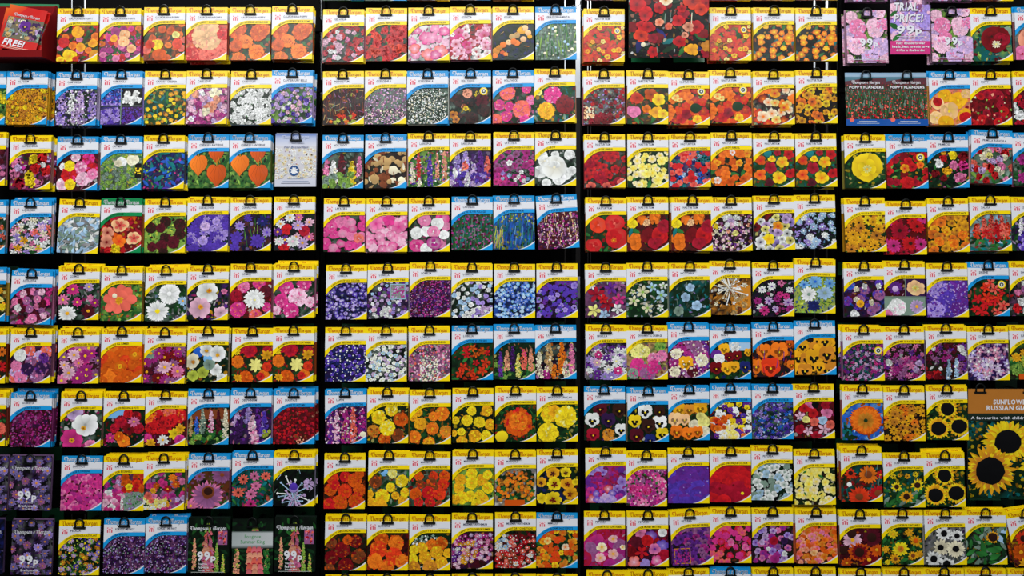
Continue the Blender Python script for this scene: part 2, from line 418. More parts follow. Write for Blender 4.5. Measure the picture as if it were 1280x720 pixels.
PACKETS[(1,2)] = '''
404.5,12,0~Y~GERANIUM~EXCELLENT VALUE FOR MONEY~dg,bk,dg,gy|l 14 4 dg,gr|b 32 4 rd,pk,lp,cr,rd|b @10,54,4;15,54,3;19,62,4;18,29,3 0 wh~small red, pink and white geranium heads~2
458,10.5,0~Y~GERANIUM~EXCEPTIONAL PERFORMANCE~dg,gr,dg|l 12 5 dg,gr|b 15 7 rd,sc|b @9,54,7;26,55,8;42,52,7 0 rd,sc~solid red geranium heads over green leaves~2
510.7,10,0~Y~GODETIA~GREAT VALUE BEDDING FILLER~wh,lp,gg|s 9 6 lp,pk,hp lp|s @22,38,9;30,38,8;45,30,7;40,55,9;25,60,9;8,52,8;34,60,7 0 hp,co,pk lp~large pink godetias on pale background~3
562.7,9,0~Y~GODETIA~A SUPERB CUT FLOWER~rd,dr,dg|s 20 6 lp,hp,wh,pk,lp cr|s 10 3 wh,lp,cr cr~white-edged pink godetia blooms~1
616,9,0~Y~GOURD~GREAT FOR AUTUMN DECORATION~dg,dg,nb|e @36,30,5;30,36,4;24,38,4;20,45,4;30,46,4;38,41,4;44,33,4;40,27,4;46,38,3;13,48,4;33,30,3;26,44,4 0 or,go,tn,pe|e @4,56,5;8,52,4;12,58,3;2,62,4;16,60,3 0 or,do,am|K 8 6 tn,am~orange gourds spilling from a basket~1
669,9,0~B~GRASS ORNAMENTAL~SOFT TAILS FOR DRYING~gg,gr,gg|k 70 12 lg,gr,gg,dg|e 44 1.7 cw,gg,lb,gg|k 40 9 gg,lg,gr~pale fluffy grass heads~0
'''
PACKETS[(1,3)] = '''
729.5,11.5,0.6~Y~NASTURTIUM~GREAT FOR WALLS AND FENCES~gr,dg,or|s 30 5 rd,sc,rd,cr do|s 11 3 ye,yl,go rd|s @30,61,4;44,52,4 0 go,ye rd|B @42,28,4~red nasturtiums with yellow dots, left end~4
887,10,0.6~Y~NASTURTIUM~GREAT FOR WALLS AND FENCES~gr,dg,or|s 30 5 rd,sc,rd,cr do|s 11 3 ye,yl,go rd|s @30,61,4;44,52,4 0 go,ye rd|B @42,28,4~red nasturtiums with yellow dots by large card~4
941,10,0.4~Y~NASTURTIUM~CLIMBER & LONG FLOWERING~bk,dg,bk|l 14 5 dg,gr,tb|s 17 4.5 or,do,go,or ye|s @44,38,7;26,31,5 0 do,or ye~orange nasturtiums on black, fifth along~2
994,10.5,0.4~Y~NASTURTIUM~CLIMBER & LONG FLOWERING~bk,dg,bk|l 14 5 dg,gr,tb|s 17 4.5 or,do,go,or ye|s @44,38,7;26,31,5 0 do,or ye~orange nasturtiums on black, sixth along~2
'''
PACKETS[(1,4)] = '''
1057,13,0~PEONY~~~dg,lg,bk|r 9 8 ll,pk,lp,lp lp|r @14,22,11;36,26,10;12,46,11;42,46,12;28,60,11;44,17,6 0 ll,lp,lp,pk lp~pale pink 99p double blooms, left one~4
1163,11,0~PEONY~~~dg,lg,bk|r 9 8 ll,pk,lp,lp lp|r @14,22,11;36,26,10;12,46,11;42,46,12;28,60,11;44,17,6 0 ll,lp,lp,pk lp~pale pink 99p double blooms, right one~4
1211.5,10.5,0~Y~POPPY~QUICK AND EASY TO GROW~tb,gr,lg|e @46,30,7 0 gg,lb|c @30,40,19 0 dr db|c @26,36,11;38,40,10 0 cr,dr db|e @30,45,7 0 dr|d @31,46,6 0 cw,yl yl~one enormous dark red poppy~3
1267,9,0~B~POPPY~FLUTED PASTEL BLOOMS~gy,dp,gg|c @20,42,17;40,55,12;8,60,12 0 co,sa,pk cr~coral pink poppies, cut by frame edge~1
'''
PACKETS[(2,1)] = '''
-42,89.5,0~B~ALYSSUM~COMPACT EDGING PLANT~gr,lg,dg|b 20 4 yg,lg,ye~greenish rockery plant, cut by left edge~1
10,89.5,0~B~ALYSSUM~COVERED IN GOLD BLOOMS~go,am,br|t 130 1 br,db|b 60 3 go,go,ye,am|t 40 .8 br,gr~a mass of tiny golden flowers~5
71.5,90.5,0~B~CAMPANULA~TALL BORDER FAVOURITE~dg,gg,dp|v @8,28,7,38;30,25,7,40;46,26,6,32 0 lv,vi,ll|v @20,22,5,30;24,40,5,25 0 wh,ll|t 60 1.2 lv,ll,wh~lavender and white bellflower spires~4
128,89.5,0~B~CAMPANULA~CASCADING BELL BLOOMS~nb,dg,vi|q @25,20,51,43 0 bk|q @25,44,51,67 0 dp|t{0,22,25,43} 120 1.5 vi,lv,bl,nb|b @33,29,5;43,29,5;31,37,5;40,35,6;47,36,4;38,40,4 0 wh|t{26,46,51,67} 110 1.2 vi,dp,pu|b{0,50,22,67} 16 4 lv,vi,lv|q @0,43.3,51,44.3;24.5,20,25.5,67 0 gg~four squares of blue and white flowers~3
182,89.5,0~Y~CANARY CREEPER~QUICK AND EASY CLIMBER~dg,gr,tb|l 30 4 gr,tb,dg,lg|s 24 3 go,am,ye ye~small yellow creeper flowers on green~1
234,89,0~Y~CANDYTUFT~A MIX OF PASTELS~mg,dg,mv|b 40 4 ll,pk,mg,lp,ll|b @30,45,8;25,52,6;12,30,5;22,34,6;36,28,8;38,36,6 0 pe,lp,cw,sa|b @7,61,4;20,28,4 0 wh~peach and mauve candytuft clusters~5
289.5,89.5,0~Y~CANDYTUFT~PERFUMED ANNUAL~dg,bk,dg|b 30 5 wh,wh|d @23,34,7;14,48,6;36,50,6 0 wh wh|t 30 .9 dg,gr~pure white candytuft heads~2
340.5,88,0~B~CANTERBURY BELLS~AN OLD GARDEN FAVOURITE~dg,gr,lg|t 50 1.5 lg,gr|b 40 3 ll,lp,wh,lv,vi|b 12 3 vi,lv~pale mauve Canterbury bells in grass~4
'''
PACKETS[(2,2)] = '''
404,89.5,-.5~Y~PENNISETUM~GREAT IN BORDERS & CONTAINERS~db,bk,db|k 70 14 br,ma,db,ma|K 34 6 tn,mv,gg|b{10,55,40,66} 10 3 sc,or,ma,yg~dark maroon ornamental grass plumes~2
456.7,89,0~Y~GYPSOPHILA~PLANT FOR SUNNY BANKS~gg,mv,dg|t 220 1 mv,ll,gg,lp|t{0,48,51,67} 80 .9 dg,cw,lp~hazy mauve gypsophila~2
509,89,0~B~GYPSOPHILA~IDEAL FOR FLOWER ARRANGING~dg,gg,dg|t{2,28,49,66} 330 .75 wh,wh,cw,gg|t{8,23,44,30} 60 .7 wh,gg~a dome of white gypsophila specks~2
562.7,88.5,0~B~HOLLYHOCK~STRIKING DARK BLOOMS~bk,dg,gg|r @12,38,8;24,38,9;40,38,9;10,58,6;28,60,8;42,50,8 0 db,ma,bk|r @22,29,6;18,46,4 0 br,sa|s @4,56,6;8,62,5;20,48,4 0 ye,am ma|B @42,26,5~black and brown hollyhock blooms~2
616,88,0~B~HOLLYHOCK~SHOWY DOUBLE FLOWERS~dg,gg,dg|r @48,38,6;8,44,7;20,46,6;18,28,10;17,58,7;36,50,12;4,62,7;42,24,6;40,64,7 0 hp,pk,co pk~ruffled hot pink hollyhocks~2
668,86.5,0~Y~HOLLYHOCK~MIXED DOUBLE HOLLYHOCK~dg,gr,tb|l 12 5 gr,gg,dg|r @23,33,11 0 pk,lp,hp|r @38,45,12 0 ma,dr|r @15,53,11 0 ye,go|r @6,30,4 0 yl~one pink, one maroon, one yellow hollyhock~1
'''
PACKETS[(2,3)] = '''
729,89,0~Y~NASTURTIUM~LONG FLOWERING CONTAINERS~gy,dg,ma|t 90 1.2 gg,dg,lv|b 30 3 cr,ma,rd,dr|b{8,54,34,67} 10 4 cr,dr|t{0,45,12,60} 20 1.5 cw,pe~tiny crimson nasturtiums on grey foliage~3
784,89,.5~Y~NASTURTIUM~SCRAMBLING BLOOMS~dg,gr,br|l 8 6 dg,gr|s @12,34,9;30,30,9;24,48,6 0 sc,do,or|c @8,52,9 0 co,pk|s @39,36,9;36,52,9;45,54,7 0 go,ye am~big orange and yellow nasturtiums~2
835,90,0~Y~NASTURTIUM~GROWN IN ANY SOIL TYPE~dg,do,gr|s 22 6 rd,sc,cr,or do|s @9,33,5;14,36,4;36,60,6 0 ye,yl or|e @34,46,7 0 dg|s @16,60,7;22,54,7 0 rd,cr|B @41,25,5~red nasturtiums round dark leaf, third along~3
887,88,0~Y~NASTURTIUM~GROWN IN ANY SOIL TYPE~dg,do,gr|s 22 6 rd,sc,cr,or do|s @9,33,5;14,36,4;36,60,6 0 ye,yl or|e @34,46,7 0 dg|s @16,60,7;22,54,7 0 rd,cr|B @41,25,5~red nasturtiums round dark leaf, fourth along~4
940.5,89.5,0~Y~NASTURTIUM~COMPACT BUSHY VARIEGATED~ma,gg,dg|s 14 6 rd,ye,cw,or,dr or|s @12,57,8;27,40,6;42,42,6;28,61,6 0 cw,yl or|s @38,46,6;27,28,7 0 ye,go rd~cream and red nasturtiums~3
994,88,0~Y~NASTURTIUM~FREE BLOOMS IN SUNSHINE~db,bk,dg|s 22 5 go,or,ye,go ma|s @14,32,6;28,58,6;20,40,6 0 go,or ma~golden nasturtiums with maroon throats~2
'''
PACKETS[(2,4)] = '''
1056,91,0~FLANDERS~POPPY FLANDERS~~FIELD~a red poppy meadow, left of two alike~0
1106.7,91,0~FLANDERS~POPPY FLANDERS~~FIELD~a red poppy meadow, right of two alike~1
1160,90,0~B~POPPY~HARDY AND FREE FLOWERING~co,go,sa|c @20,30,9;36,36,12;10,40,9;44,55,10;24,50,12;8,58,9;20,64,10;46,28,7 0 pe,go,sa,pe,go ye|c @44,58,8;10,38,6 0 rd,cr~peach and amber Iceland poppies~3
1211,90,0~Y~POPPY~COLOURFUL BORDER FILLER~dr,dg,rd|c 22 6 rd,cr,rd,dr bk|t 14 1.6 lg,cw,sa~blood red poppies with black centres~1
1264.5,89.5,0~Y~SWEET WILLIAM~EASILY GROWN FAVOURITE~dg,ma,dg|b 12 7 ma,cr,wh,rd~red and white blooms, cut by frame edge~1
'''
PACKETS[(3,1)] = '''
-42,165.5,0~Y~ANTIRRHINUM~SHOWY BEDDING PLANT~db,ma,mv|b 24 4 pk,mv,ma~dark and pink flowers, cut by left edge~1
14,170,0~Y~ANTIRRHINUM~GREAT SPREADING BEDDING PLANT~ma,dg,mg|b @8,34,7;6,48,7;10,40,5;46,48,5;34,60,6;46,30,5;30,47,5 0 ll,pk,mv|b @29,30,7;25,50,7;26,58,7 0 ye,yl|b @40,28,8;46,44,7;32,42,7;12,60,8 0 rd,cr|b @42,37,4 0 wh,lp~yellow, red and mauve snapdragons~4
72.8,171,0~B~CARNATION~GREAT CUT FLOWER FAVOURITE~ma,db,ma|r @23,26,6;8,38,5;7,60,8;40,52,6 0 wh,lp|r @39,28,8;16,48,11;44,40,8 0 rd,cr,hp|r @16,37,7;17,60,7 0 go,ye|r @30,39,8;33,53,9;45,47,7 0 lp,pk lp~red, pink and yellow carnations~2
127.5,170.5,0~B~CATMINT~LOVED BY CATS EVERYWHERE~gg,lg,dg|b 60 3 lg,yg,gg,lg|l 25 2 gg,lg,gr|q @43,34,51,52 0 bk|c @26,32,7;40,30,8;22,34,5 0 wh,cw|t{43,40,51,48} 6 1.5 ye~a white kitten beside green catmint~1
180.7,169.5,0~Y~CERINTHE~FASHIONABLE BORDER PLANT~nb,dp,tb|l 34 5 tb,bl,nb,dp,vi|t 25 1.2 hp,lg,tb|l @30,34,7;35,36,6;20,54,7 0 tb,bl~murky teal and purple honeywort~3
236,168.5,0~B~CHINESE LANTERNS~GREAT AUTUMN COLOUR~gr,dg,lg|K 30 6 lg,gr,dg|h @35,24,11;13,38,13;36,51,14 0 or,do|K @40,36,8 0 am~three orange lanterns, left of two alike~1
288,168.5,0~B~CHINESE LANTERNS~GREAT AUTUMN COLOUR~gr,dg,lg|K 30 6 lg,gr,dg|h @35,24,11;13,38,13;36,51,14 0 or,do|K @40,36,8 0 am~three orange lanterns, right of two alike~4
344.6,167,0~PALE~~~PALE~white daisies and a blue round badge~1
'''
PACKETS[(3,2)] = '''
403.7,169,0~B~HOLLYHOCK~TALL COTTAGE GARDEN PLANT~dg,ma,gg|v @24,24,5,28 0 ma,dr|v @5,32,4,24;46,28,4,24 0 pk,lp|v @14,34,6,30 0 wh,cw|v @37,34,6,28 0 ye,yl|b{0,50,14,66} 5 5 gg,lg|b{22,50,36,66} 5 5 lg,gg~white, yellow and maroon hollyhock spires~1
457,168.7,0~B~HONESTY~SEED PODS FOR DRYING~db,bk,dg|e 26 4 tn,br,tn,br,cw|l 14 4 tn,cw,br|e @27,34,6;20,35,4;35,45,6;12,55,6 0 tn,cw|k 10 9 br,tn~papery tan honesty seed pods~2
510.5,167,0~Y~LARKSPUR~TO GROW BRIGHT COLOUR MIX~gr,lg,dg|v @27,28,4,38 0 vi,nb|v @13,24,3,34 0 rd,co|v @45,24,4,36;36,26,3,30 0 pk,sa|v @5,38,4,24;14,56,3,12 0 wh,cw|t 70 1.1 lg,pk,vi,wh~slim mixed larkspur spires on green~1
562.5,167,0~Y~LARKSPUR~IDEAL FOR BORDERS & CONTAINERS~dp,nb,pu|v @10,26,6,30;20,24,6,28;30,40,6,26;6,45,6,22 0 ll,wh,lv|v @38,24,6,40 0 pu,vi|v @47,30,5,30 0 co,pk|v @19,36,5,10 0 co,sa|b{0,50,51,67} 26 3 lv,pu,vi,ll|v @22,50,4,16 0 wh,ll~fat purple and white larkspur clusters~1
616.7,166,0~Y~LAVATERA~FREE FLOWERING GARDEN FAVOURITE~dg,bk,gg|s 30 4.6 mg,hp,mg,mv ma|b{8,50,38,62} 5 3 wh,lb,lv|s @20,38,4 0 wh~magenta mallow flowers over dark foliage~2
669,165.5,0~Y~LAVATERA~EASY TO GROW~dg,bk,gg|c @8,30,8;25,28,5;43,28,7;6,50,9;38,52,8;46,48,6;14,64,6;30,58,9 0 wh|c @24,44,15;12,36,8 0 wh cw~big pure white mallow blooms~0
'''
PACKETS[(3,3)] = '''
730,168,0~Y~NASTURTIUM~EASY TO GROW ANNUAL~dg,gy,br|s 20 6 rd,cr,rd,co ma|r @20,54,8;8,36,6 0 rd,cr~crimson nasturtiums, sunlit on grey~3
784,168,0~Y~NASTURTIUM~COOL MOONLIT BLOOMS~dg,gr,dg|l 8 6 dg,gr|s 24 5 yl,cw,yl ye|s @24,50,6;38,58,6 0 yl ye~pale lemon nasturtiums~1
836,167.5,0~Y~NASTURTIUM~EARLY DWARF & FREE FLOWERING~nb,tb,mv|b 34 4 tb,bl,lb,nb|s 20 4.5 rd,co,rd rd|s @28,56,6 0 rd~red flowers among blue leaves~4
888,166,0~Y~NASTURTIUM~EASY TO GROW ANNUAL~dg,bk,dg|l 12 6 dg,gr|s 22 5.5 or,go,or,do do|s @8,60,5;27,25,4 0 pe,wh or|s @24,62,6;40,58,5 0 do,sc~bright orange nasturtiums over round leaves~1
941,167,0~Y~NASTURTIUM~GREAT FOR CONTAINERS AND BASKETS~gr,dg,tb|e @18,25,5 0 tb|s @9,34,7;8,52,8 0 or,do rd|s @21,43,8;44,26,7;46,50,7;30,24,5 0 rd,cr dr|s @36,36,8;23,32,5;32,56,9 0 ye or|s @20,62,6 0 ma,dr~red and yellow nasturtiums, left of pair~2
993.4,167,0~Y~NASTURTIUM~GREAT FOR CONTAINERS AND BASKETS~gr,dg,tb|e @18,25,5 0 tb|s @9,34,7;8,52,8 0 or,do rd|s @21,43,8;44,26,7;46,50,7;30,24,5 0 rd,cr dr|s @36,36,8;23,32,5;32,56,9 0 ye or|s @20,62,6 0 ma,dr~red and yellow nasturtiums, right of pair~3
'''
PACKETS[(3,4)] = '''
1054.6,168.7,0~Y~POPPY YELLOW~SINGLE, NEAT & EASY TO GROW~dg,gr,dg|c @28,41,21 0 ye am|d @28,43,6 0 yl go~one giant yellow poppy~2
1107,169,0~B~POTENTILLA~HARDY PERENNIAL~dg,gr,dg|l 16 4 lg,gr|s 16 6 rd,cr,dr,rd dr|s @22,42,6;42,38,5 0 go,or rd|r @26,60,8 0 rd|B @42,28,5~dark red potentilla with some orange~2
1158,168,0~B~PRIMROSE~EARLY SPRING BEAUTY~dg,bk,dg|l 12 4 dg,gr|b @32,26,6;24,46,6;20,24,4 0 go,ye|b @15,37,6 0 wh|b @44,28,7;20,55,5;8,50,5;20,30,5 0 rd,dr|b @32,39,6;44,40,7;40,54,8 0 hp,pk~clustered yellow, pink and red primroses~3
1213.6,163,2.5~B~PRIMULA AURICULA~FRAGRANT ROUND HEADED~gg,dg,gr|l{0,50,51,67} 12 5 gr,gg,lg|b 18 5 pk,co,ll,cw,rd|b @22,32,5;36,36,5;33,48,4 0 yl,ll,cw~auriculas in pastel shades, tilted packet~3
1264,166,0~B~PRIMULA~SPRING BEDDING MIXTURE~dg,gr,gg|b @14,34,8;22,46,8;12,56,7;40,40,9 0 pk,wh,hp,mg~pink and white primulas, cut by frame edge~1
'''
PACKETS[(4,1)] = '''
-42,250,0~B~AQUILEGIA~GRACEFUL SPRING FLOWERS~dg,gg,dg|x 18 5 or,wh,co,sb~starry columbines, cut by left edge~1
14.6,250,0~B~AQUILEGIA~MIXTURE OF LONG SPURRED FLOWERS~dg,gr,gg|x 40 5 wh,co,lv,pk,wh,lp,cw|x @10,60,6;18,50,6;42,42,5;36,60,5 0 ye,cw,go~starry mixed columbines~3
75.6,249.5,1.5~Y~CINERARIA~EXCELLENT BEDDING FILLER~gg,lb,gy|l 50 6 lb,wh,gg,gy|K 34 7 wh,lb,gg~silvery white felted leaves~0
127.5,249,0~G~COLEUS~BRIGHT FOLIAGE~dr,rd,ma|l 14 7 rd,cr,do|s @24,33,11;42,49,10 0 pe cr|s @9,42,8;8,54,9 0 sa dr|x @24,33,8;42,49,7 0 co cr|s @24,53,9 0 or sc|b @20,63,7;10,64,5 0 ye,rd,go~red coleus leaves with green header~2
182,249,0~Y~CORNFLOWER~EXTREMELY FREE FLOWERING~lg,gr,yg|t 50 1.6 lg,yg,gr|r @26,28,7;8,36,7;20,36,6;44,32,8;10,60,6;26,49,7;44,44,7;22,58,7;36,54,8;24,66,6 0 ma,db,ma~maroon cornflowers on lime green~3
235.5,247,0~Y~CORNFLOWER~UNUSUAL DWARF CORNFLOWER~dg,nb,dp|d 30 7 vi,lv,vi,lv vi|r @22,36,6;20,54,6;36,30,5 0 lv,ll~a full mass of violet-blue cornflowers~3
288.7,246.7,0~Y~CORNFLOWER~STURDY BUSHY PLANTS~dp,bk,br|k 40 10 lg,gr,dg|d @12,36,7;40,30,8;22,26,6;8,50,9;34,55,10;6,62,7;46,44,7 0 vi,lv,nb vi~blue cornflowers on dark stalks~1
343,246,0~Y~CORNFLOWER~EASY FOR CHILDREN TO GROW~dg,dp,bk|d @20,26,7;31,26,6;44,32,7;8,34,7;28,50,6;44,50,7 0 lp,pk,wh|r @16,41,7;38,43,7;13,62,7 0 rd,cr|d @30,36,8;14,54,7;36,58,8;5,44,7 0 vi,pu,ll|d @24,56,9;7,56,7 0 wh,lp lp|e @24,44,4 0 bk~pink, white and purple cornflower mixture~2
'''
PACKETS[(4,2)] = '''
405.4,248,0~Y~LAVATERA~MASSES OF VIBRANT FLOWERS~dg,bk,gg|c 12 7 hp,pk,hp pk|c @10,36,7;24,44,6;36,38,6;12,62,6;34,30,6;22,57,6;44,50,7 0 hp,pk,co lp~rosy pink mallow cups on dark~1
458.5,248,0~Y~LAVATERA~IDEAL FOR SMALL GARDENS~bk,dg,gg|s 28 6 pk,hp,lp,pk lp|s @12,32,9;28,27,8;40,36,9 0 pk,lp,hp hp~frilly mid-pink mallow flowers~1
511,247.6,0~Y~LAVATERA~EASY TO GROW SUMMER ANNUAL~dg,bk,gg|c @20,28,9;42,26,9;10,60,10;40,58,7;46,36,6 0 pk,hp lp|c @10,44,8;22,42,8;36,32,8;22,64,8;44,46,7 0 wh wh|c @31,42,8;32,56,9 0 pk,mg,hp wh~pink and white mallow blooms together~1
564.8,246,0~B~LAVENDER~AROMATIC SILVER FOLIAGE~gr,dg,tb|k 70 8 gr,gg,tb,dg|t 90 1.3 mv,mg,ma,mv~mauve lavender dots over green stems~0
617,244.8,0~B~LAVENDER~FRAGRANT HARDY SHRUB~bl,gr,dg|k 90 13 bl,sb,gr,nb,tb|t{0,22,51,32} 20 1.2 yg,tn|k{0,45,12,67} 26 8 yg,tn~dense blue-green lavender bush~1
669.4,244,-3~B~LAVENDER~PERFECT FOR EDGING~ma,br,dp|k 20 18 pe,lp|k 15 14 cw,pe|t 150 1.5 ma,dp,mv,mg|t 40 1 cw,lp~maroon lavender stripes, leaning packet~0
'''
PACKETS[(4,3)] = '''
731.8,247.5,0~Y~NASTURTIUM~IDEAL FOR BEDDING~dg,gr,dg|l 8 6 gr,dg|c @16,34,11;36,32,12;38,50,14;10,60,10 0 rd,sc,rd co|c @34,50,10 0 sc,rd rd|d @35,53,4 0 or ye~four large scarlet nasturtiums~2
784,246.7,0~Y~NASTURTIUM~FLOWERS WELL ABOVE FOLIAGE~dr,dg,ma|c @6,34,7;8,52,9;10,60,7 0 go,or,ye|b @18,28,7;34,26,8;24,32,5 0 or,pe,sa|c @26,48,10;40,48,11;34,58,9;46,36,9 0 cr,dr,rd dr|l @9,42,7;4,44,6 0 gr,tb~crimson and orange nasturtiums, second along~2
839,246.7,0~Y~NASTURTIUM~FLOWERS WELL ABOVE FOLIAGE~dr,dg,ma|c @6,34,7;8,52,9;10,60,7 0 go,or,ye|b @18,28,7;34,26,8;24,32,5 0 or,pe,sa|c @26,48,10;40,48,11;34,58,9;46,36,9 0 cr,dr,rd dr|l @9,42,7;4,44,6 0 gr,tb~crimson and orange nasturtiums, third along~4
888,246.7,0~Y~NEMESIA~IDEAL FOR WINDOWBOXES~db,dp,bk|b 40 2.6 lp,wh,ll,cw,mv,sa|t 120 1.2 lp,db,pu,cw,ma|b @30,45,4;6,36,4 0 ye,yl|b{14,24,34,36} 6 4 ll,lp,wh~speckled pastel nemesia~1
941.4,245,0~Y~NEMESIA~PERFECT FOR DRYING & CONTAINERS~dg,ma,gy|s 22 6 wh,lv,yl,dr,ll,wh bk|s @18,54,8 0 ye go|s @30,38,7 0 go,ye rd|s @8,58,7;30,46,6;40,30,6 0 wh,ll dp~white, lilac and yellow nemesia faces~1
992,244,0~Y~NEMOPHILA~LOW GROUND COVER OR BASKETS~bk,dp,dg|d 20 5 lb,wh,lv,lb wh|t 40 1.3 lb,dg,lv|d @19,52,6;37,50,5;26,58,6 0 lb,wh,sb wh~icy blue flowers on black~0
'''
PACKETS[(4,4)] = '''
1054,248,-1~Y~RUDBECKIA~COLOURFUL VALUE & CUT FLOWERS~dg,gr,dg|d 24 7 go,am,ye,go db|d @39,47,8;10,45,7 0 am,br,go db~golden black-eyed daisies~2
1105,251.4,0~Y~RUDBECKIA~A MUST HAVE RED RUDBECKIA~dr,ma,dg|d 9 8 cr,rd,hp db|d @18,37,12;40,32,10;31,53,11;10,56,10;44,54,9 0 cr,rd,hp db~crimson dark-eyed rudbeckia~1
1158,248,0~Y~RUDBECKIA~EXCELLENT WEATHER RESISTANCE~dg,db,bk|s 30 6 go,or,am,go br|r @24,42,5;14,54,6;32,57,6;42,46,5 0 or,go do~bronze and gold cupped rudbeckia~1
1211,246.7,0~Y~SALVIA~BEST SELLING SALVIA~gg,lb,gr|l{0,44,51,67} 30 5 dg,gr,tb|v @8,34,5,18;18,27,5,24;27,23,5,28;40,24,5,28;47,32,4,20;33,30,5,24 0 co,rd,sc|x @26,52,6;10,40,5;44,44,6;20,44,6;34,42,6 0 rd,co~scarlet salvia spikes~3
1263,246.7,0~Y~SALVIA~LONG LASTING SPIKES~dg,gr,dp|v @12,26,4,24 0 wh,ll|v @14,46,10,22;34,40,8,28 0 vi,pu,lv~white and violet spikes, cut by frame edge~1
'''
PACKETS[(5,1)] = '''
-42,334,0~B~ASTER~EARLY BORDER BEAUTY~dg,am,dg|d 16 5 ye,go,yl~pale yellow asters, cut by left edge~2
16,338,1~B~ASTRANTIA~COTTAGE GARDEN PLANT~ma,gg,dp|b 24 5 mv,hp,ma,pk|b @15,29,5;38,27,5;9,47,5;42,56,5 0 wh,lp|r @28,60,6;24,48,5;33,36,5;20,38,5 0 mv,pk lp~mauve pincushion blooms in low-hung packet~4
74.5,332.6,0~Y~COSMOS~EASILY GROWN & SUITED TO BORDERS~dg,bk,gg|d @18,29,9;6,42,8;24,45,7;46,46,7 0 mg,pk,hp ye|d @38,26,7 0 lp,ll ye|d @40,40,5 0 lp,pk go|d @38,56,10 0 dr,ma go|d @12,59,12 0 wh,wh go~pink, maroon and white cosmos~4
128,333.7,0~Y~COSMOS~DWARF, EARLY & FLORIFEROUS~gr,lg,gr|d8 @23,40,21 0 co co|d @23,42,6 0 go,ye am|e @17,36,3 0 cw~one large coral-pink cosmos on green~3
183,334,0~Y~COSMOS~SHOW QUALITY DOUBLE BLOOMS~dg,gg,gr|d @6,26,8 0 ll,gy,gg yg|d @47,42,7 0 wh,lb|r @30,33,13 0 wh,wh wh|d @30,33,14 0 wh wh|d @16,55,15 0 wh,wh ye~two big white double cosmos~4
235.5,332.6,0~Y~COSMOS~STRONG LONG LASTING BLOOMS~dg,bk,pu|s8 @25,32,14 0 lp,wh,lp|s8 @16,52,14 0 wh,lp|s8 @42,58,9 0 wh,lp|d @27,31,4;17,51,4 0 go,ye do|s @46,32,4 0 pk,hp~pale pink and white single cosmos~2
289,330,0~Y~COSMOS~THE BEST EVER DOUBLE COSMOS~dr,dg,cr|r @16,28,8;36,24,8;10,57,10;32,64,8;46,54,6 0 hp,co,pk|r @8,40,8;44,34,8 0 ma,cr,dr|d @31,44,14 0 wh,cw|r @31,45,7 0 wh,cw yl~cream cosmos among crimson doubles~2
342.7,329.6,0~Y~COSMOS~SHOW QUALITY DOUBLE BLOOMS~dg,gg,dg|r @16,30,9;38,25,9;30,42,12;10,46,9;46,48,7;22,58,10;4,58,6 0 pk,hp,lp pk~pink pompom cosmos~4
'''
PACKETS[(5,2)] = '''
408,332,0~Y~LOBELIA~CASCADES OF RICH COLOUR~nb,dp,bk|s 70 2.6 vi,nb,vi,lv wh|t 50 1 lv,vi,bk~deep violet-blue lobelia carpet~1
460,331,0~Y~LOBELIA~VERSATILE TRAILING MIXTURE~dp,bk,gg|s 46 2.4 wh,lb,ll,pu,lv|b{4,54,30,66} 10 3 lp,pu,wh|q @28,24,47,43 0 lb|q @28.7,24.7,46.3,42.3 0 gg|t{30,26,46,41} 40 1.2 mv,mg,ll~white and blue lobelia with inset square~1
512.6,328.7,0~Y~LOBELIA~TRAILING FOR POTS & BASKETS~dp,ma,pu|t 240 1.1 mg,pu,mv,ma,mg|t 60 .6 lp,ll~mauve lobelia haze with fallen corner~1
564.7,330,0~Y~LOBELIA~GREAT FOR HANGING BASKETS~bk,dg,gg|s 42 3.2 lb,wh,lv,wh|b{30,54,46,66} 6 3 lv,ll~icy white and lilac lobelia~1
617.8,330,0~Y~LOBELIA~IDEAL FOR BEDDING & BASKETS~nb,dg,bl|s 76 2.6 bl,sb,bl,lb wh|t 40 1 nb,dg~electric blue lobelia~0
670.5,329.6,0~Y~LOBELIA~UNUSUAL BRONZE FOLIAGE~dp,bk,ma|s 38 4 vi,pu,vi,lv vi|t 30 1.2 bk,gr~violet lobelia with dark gaps~1
'''
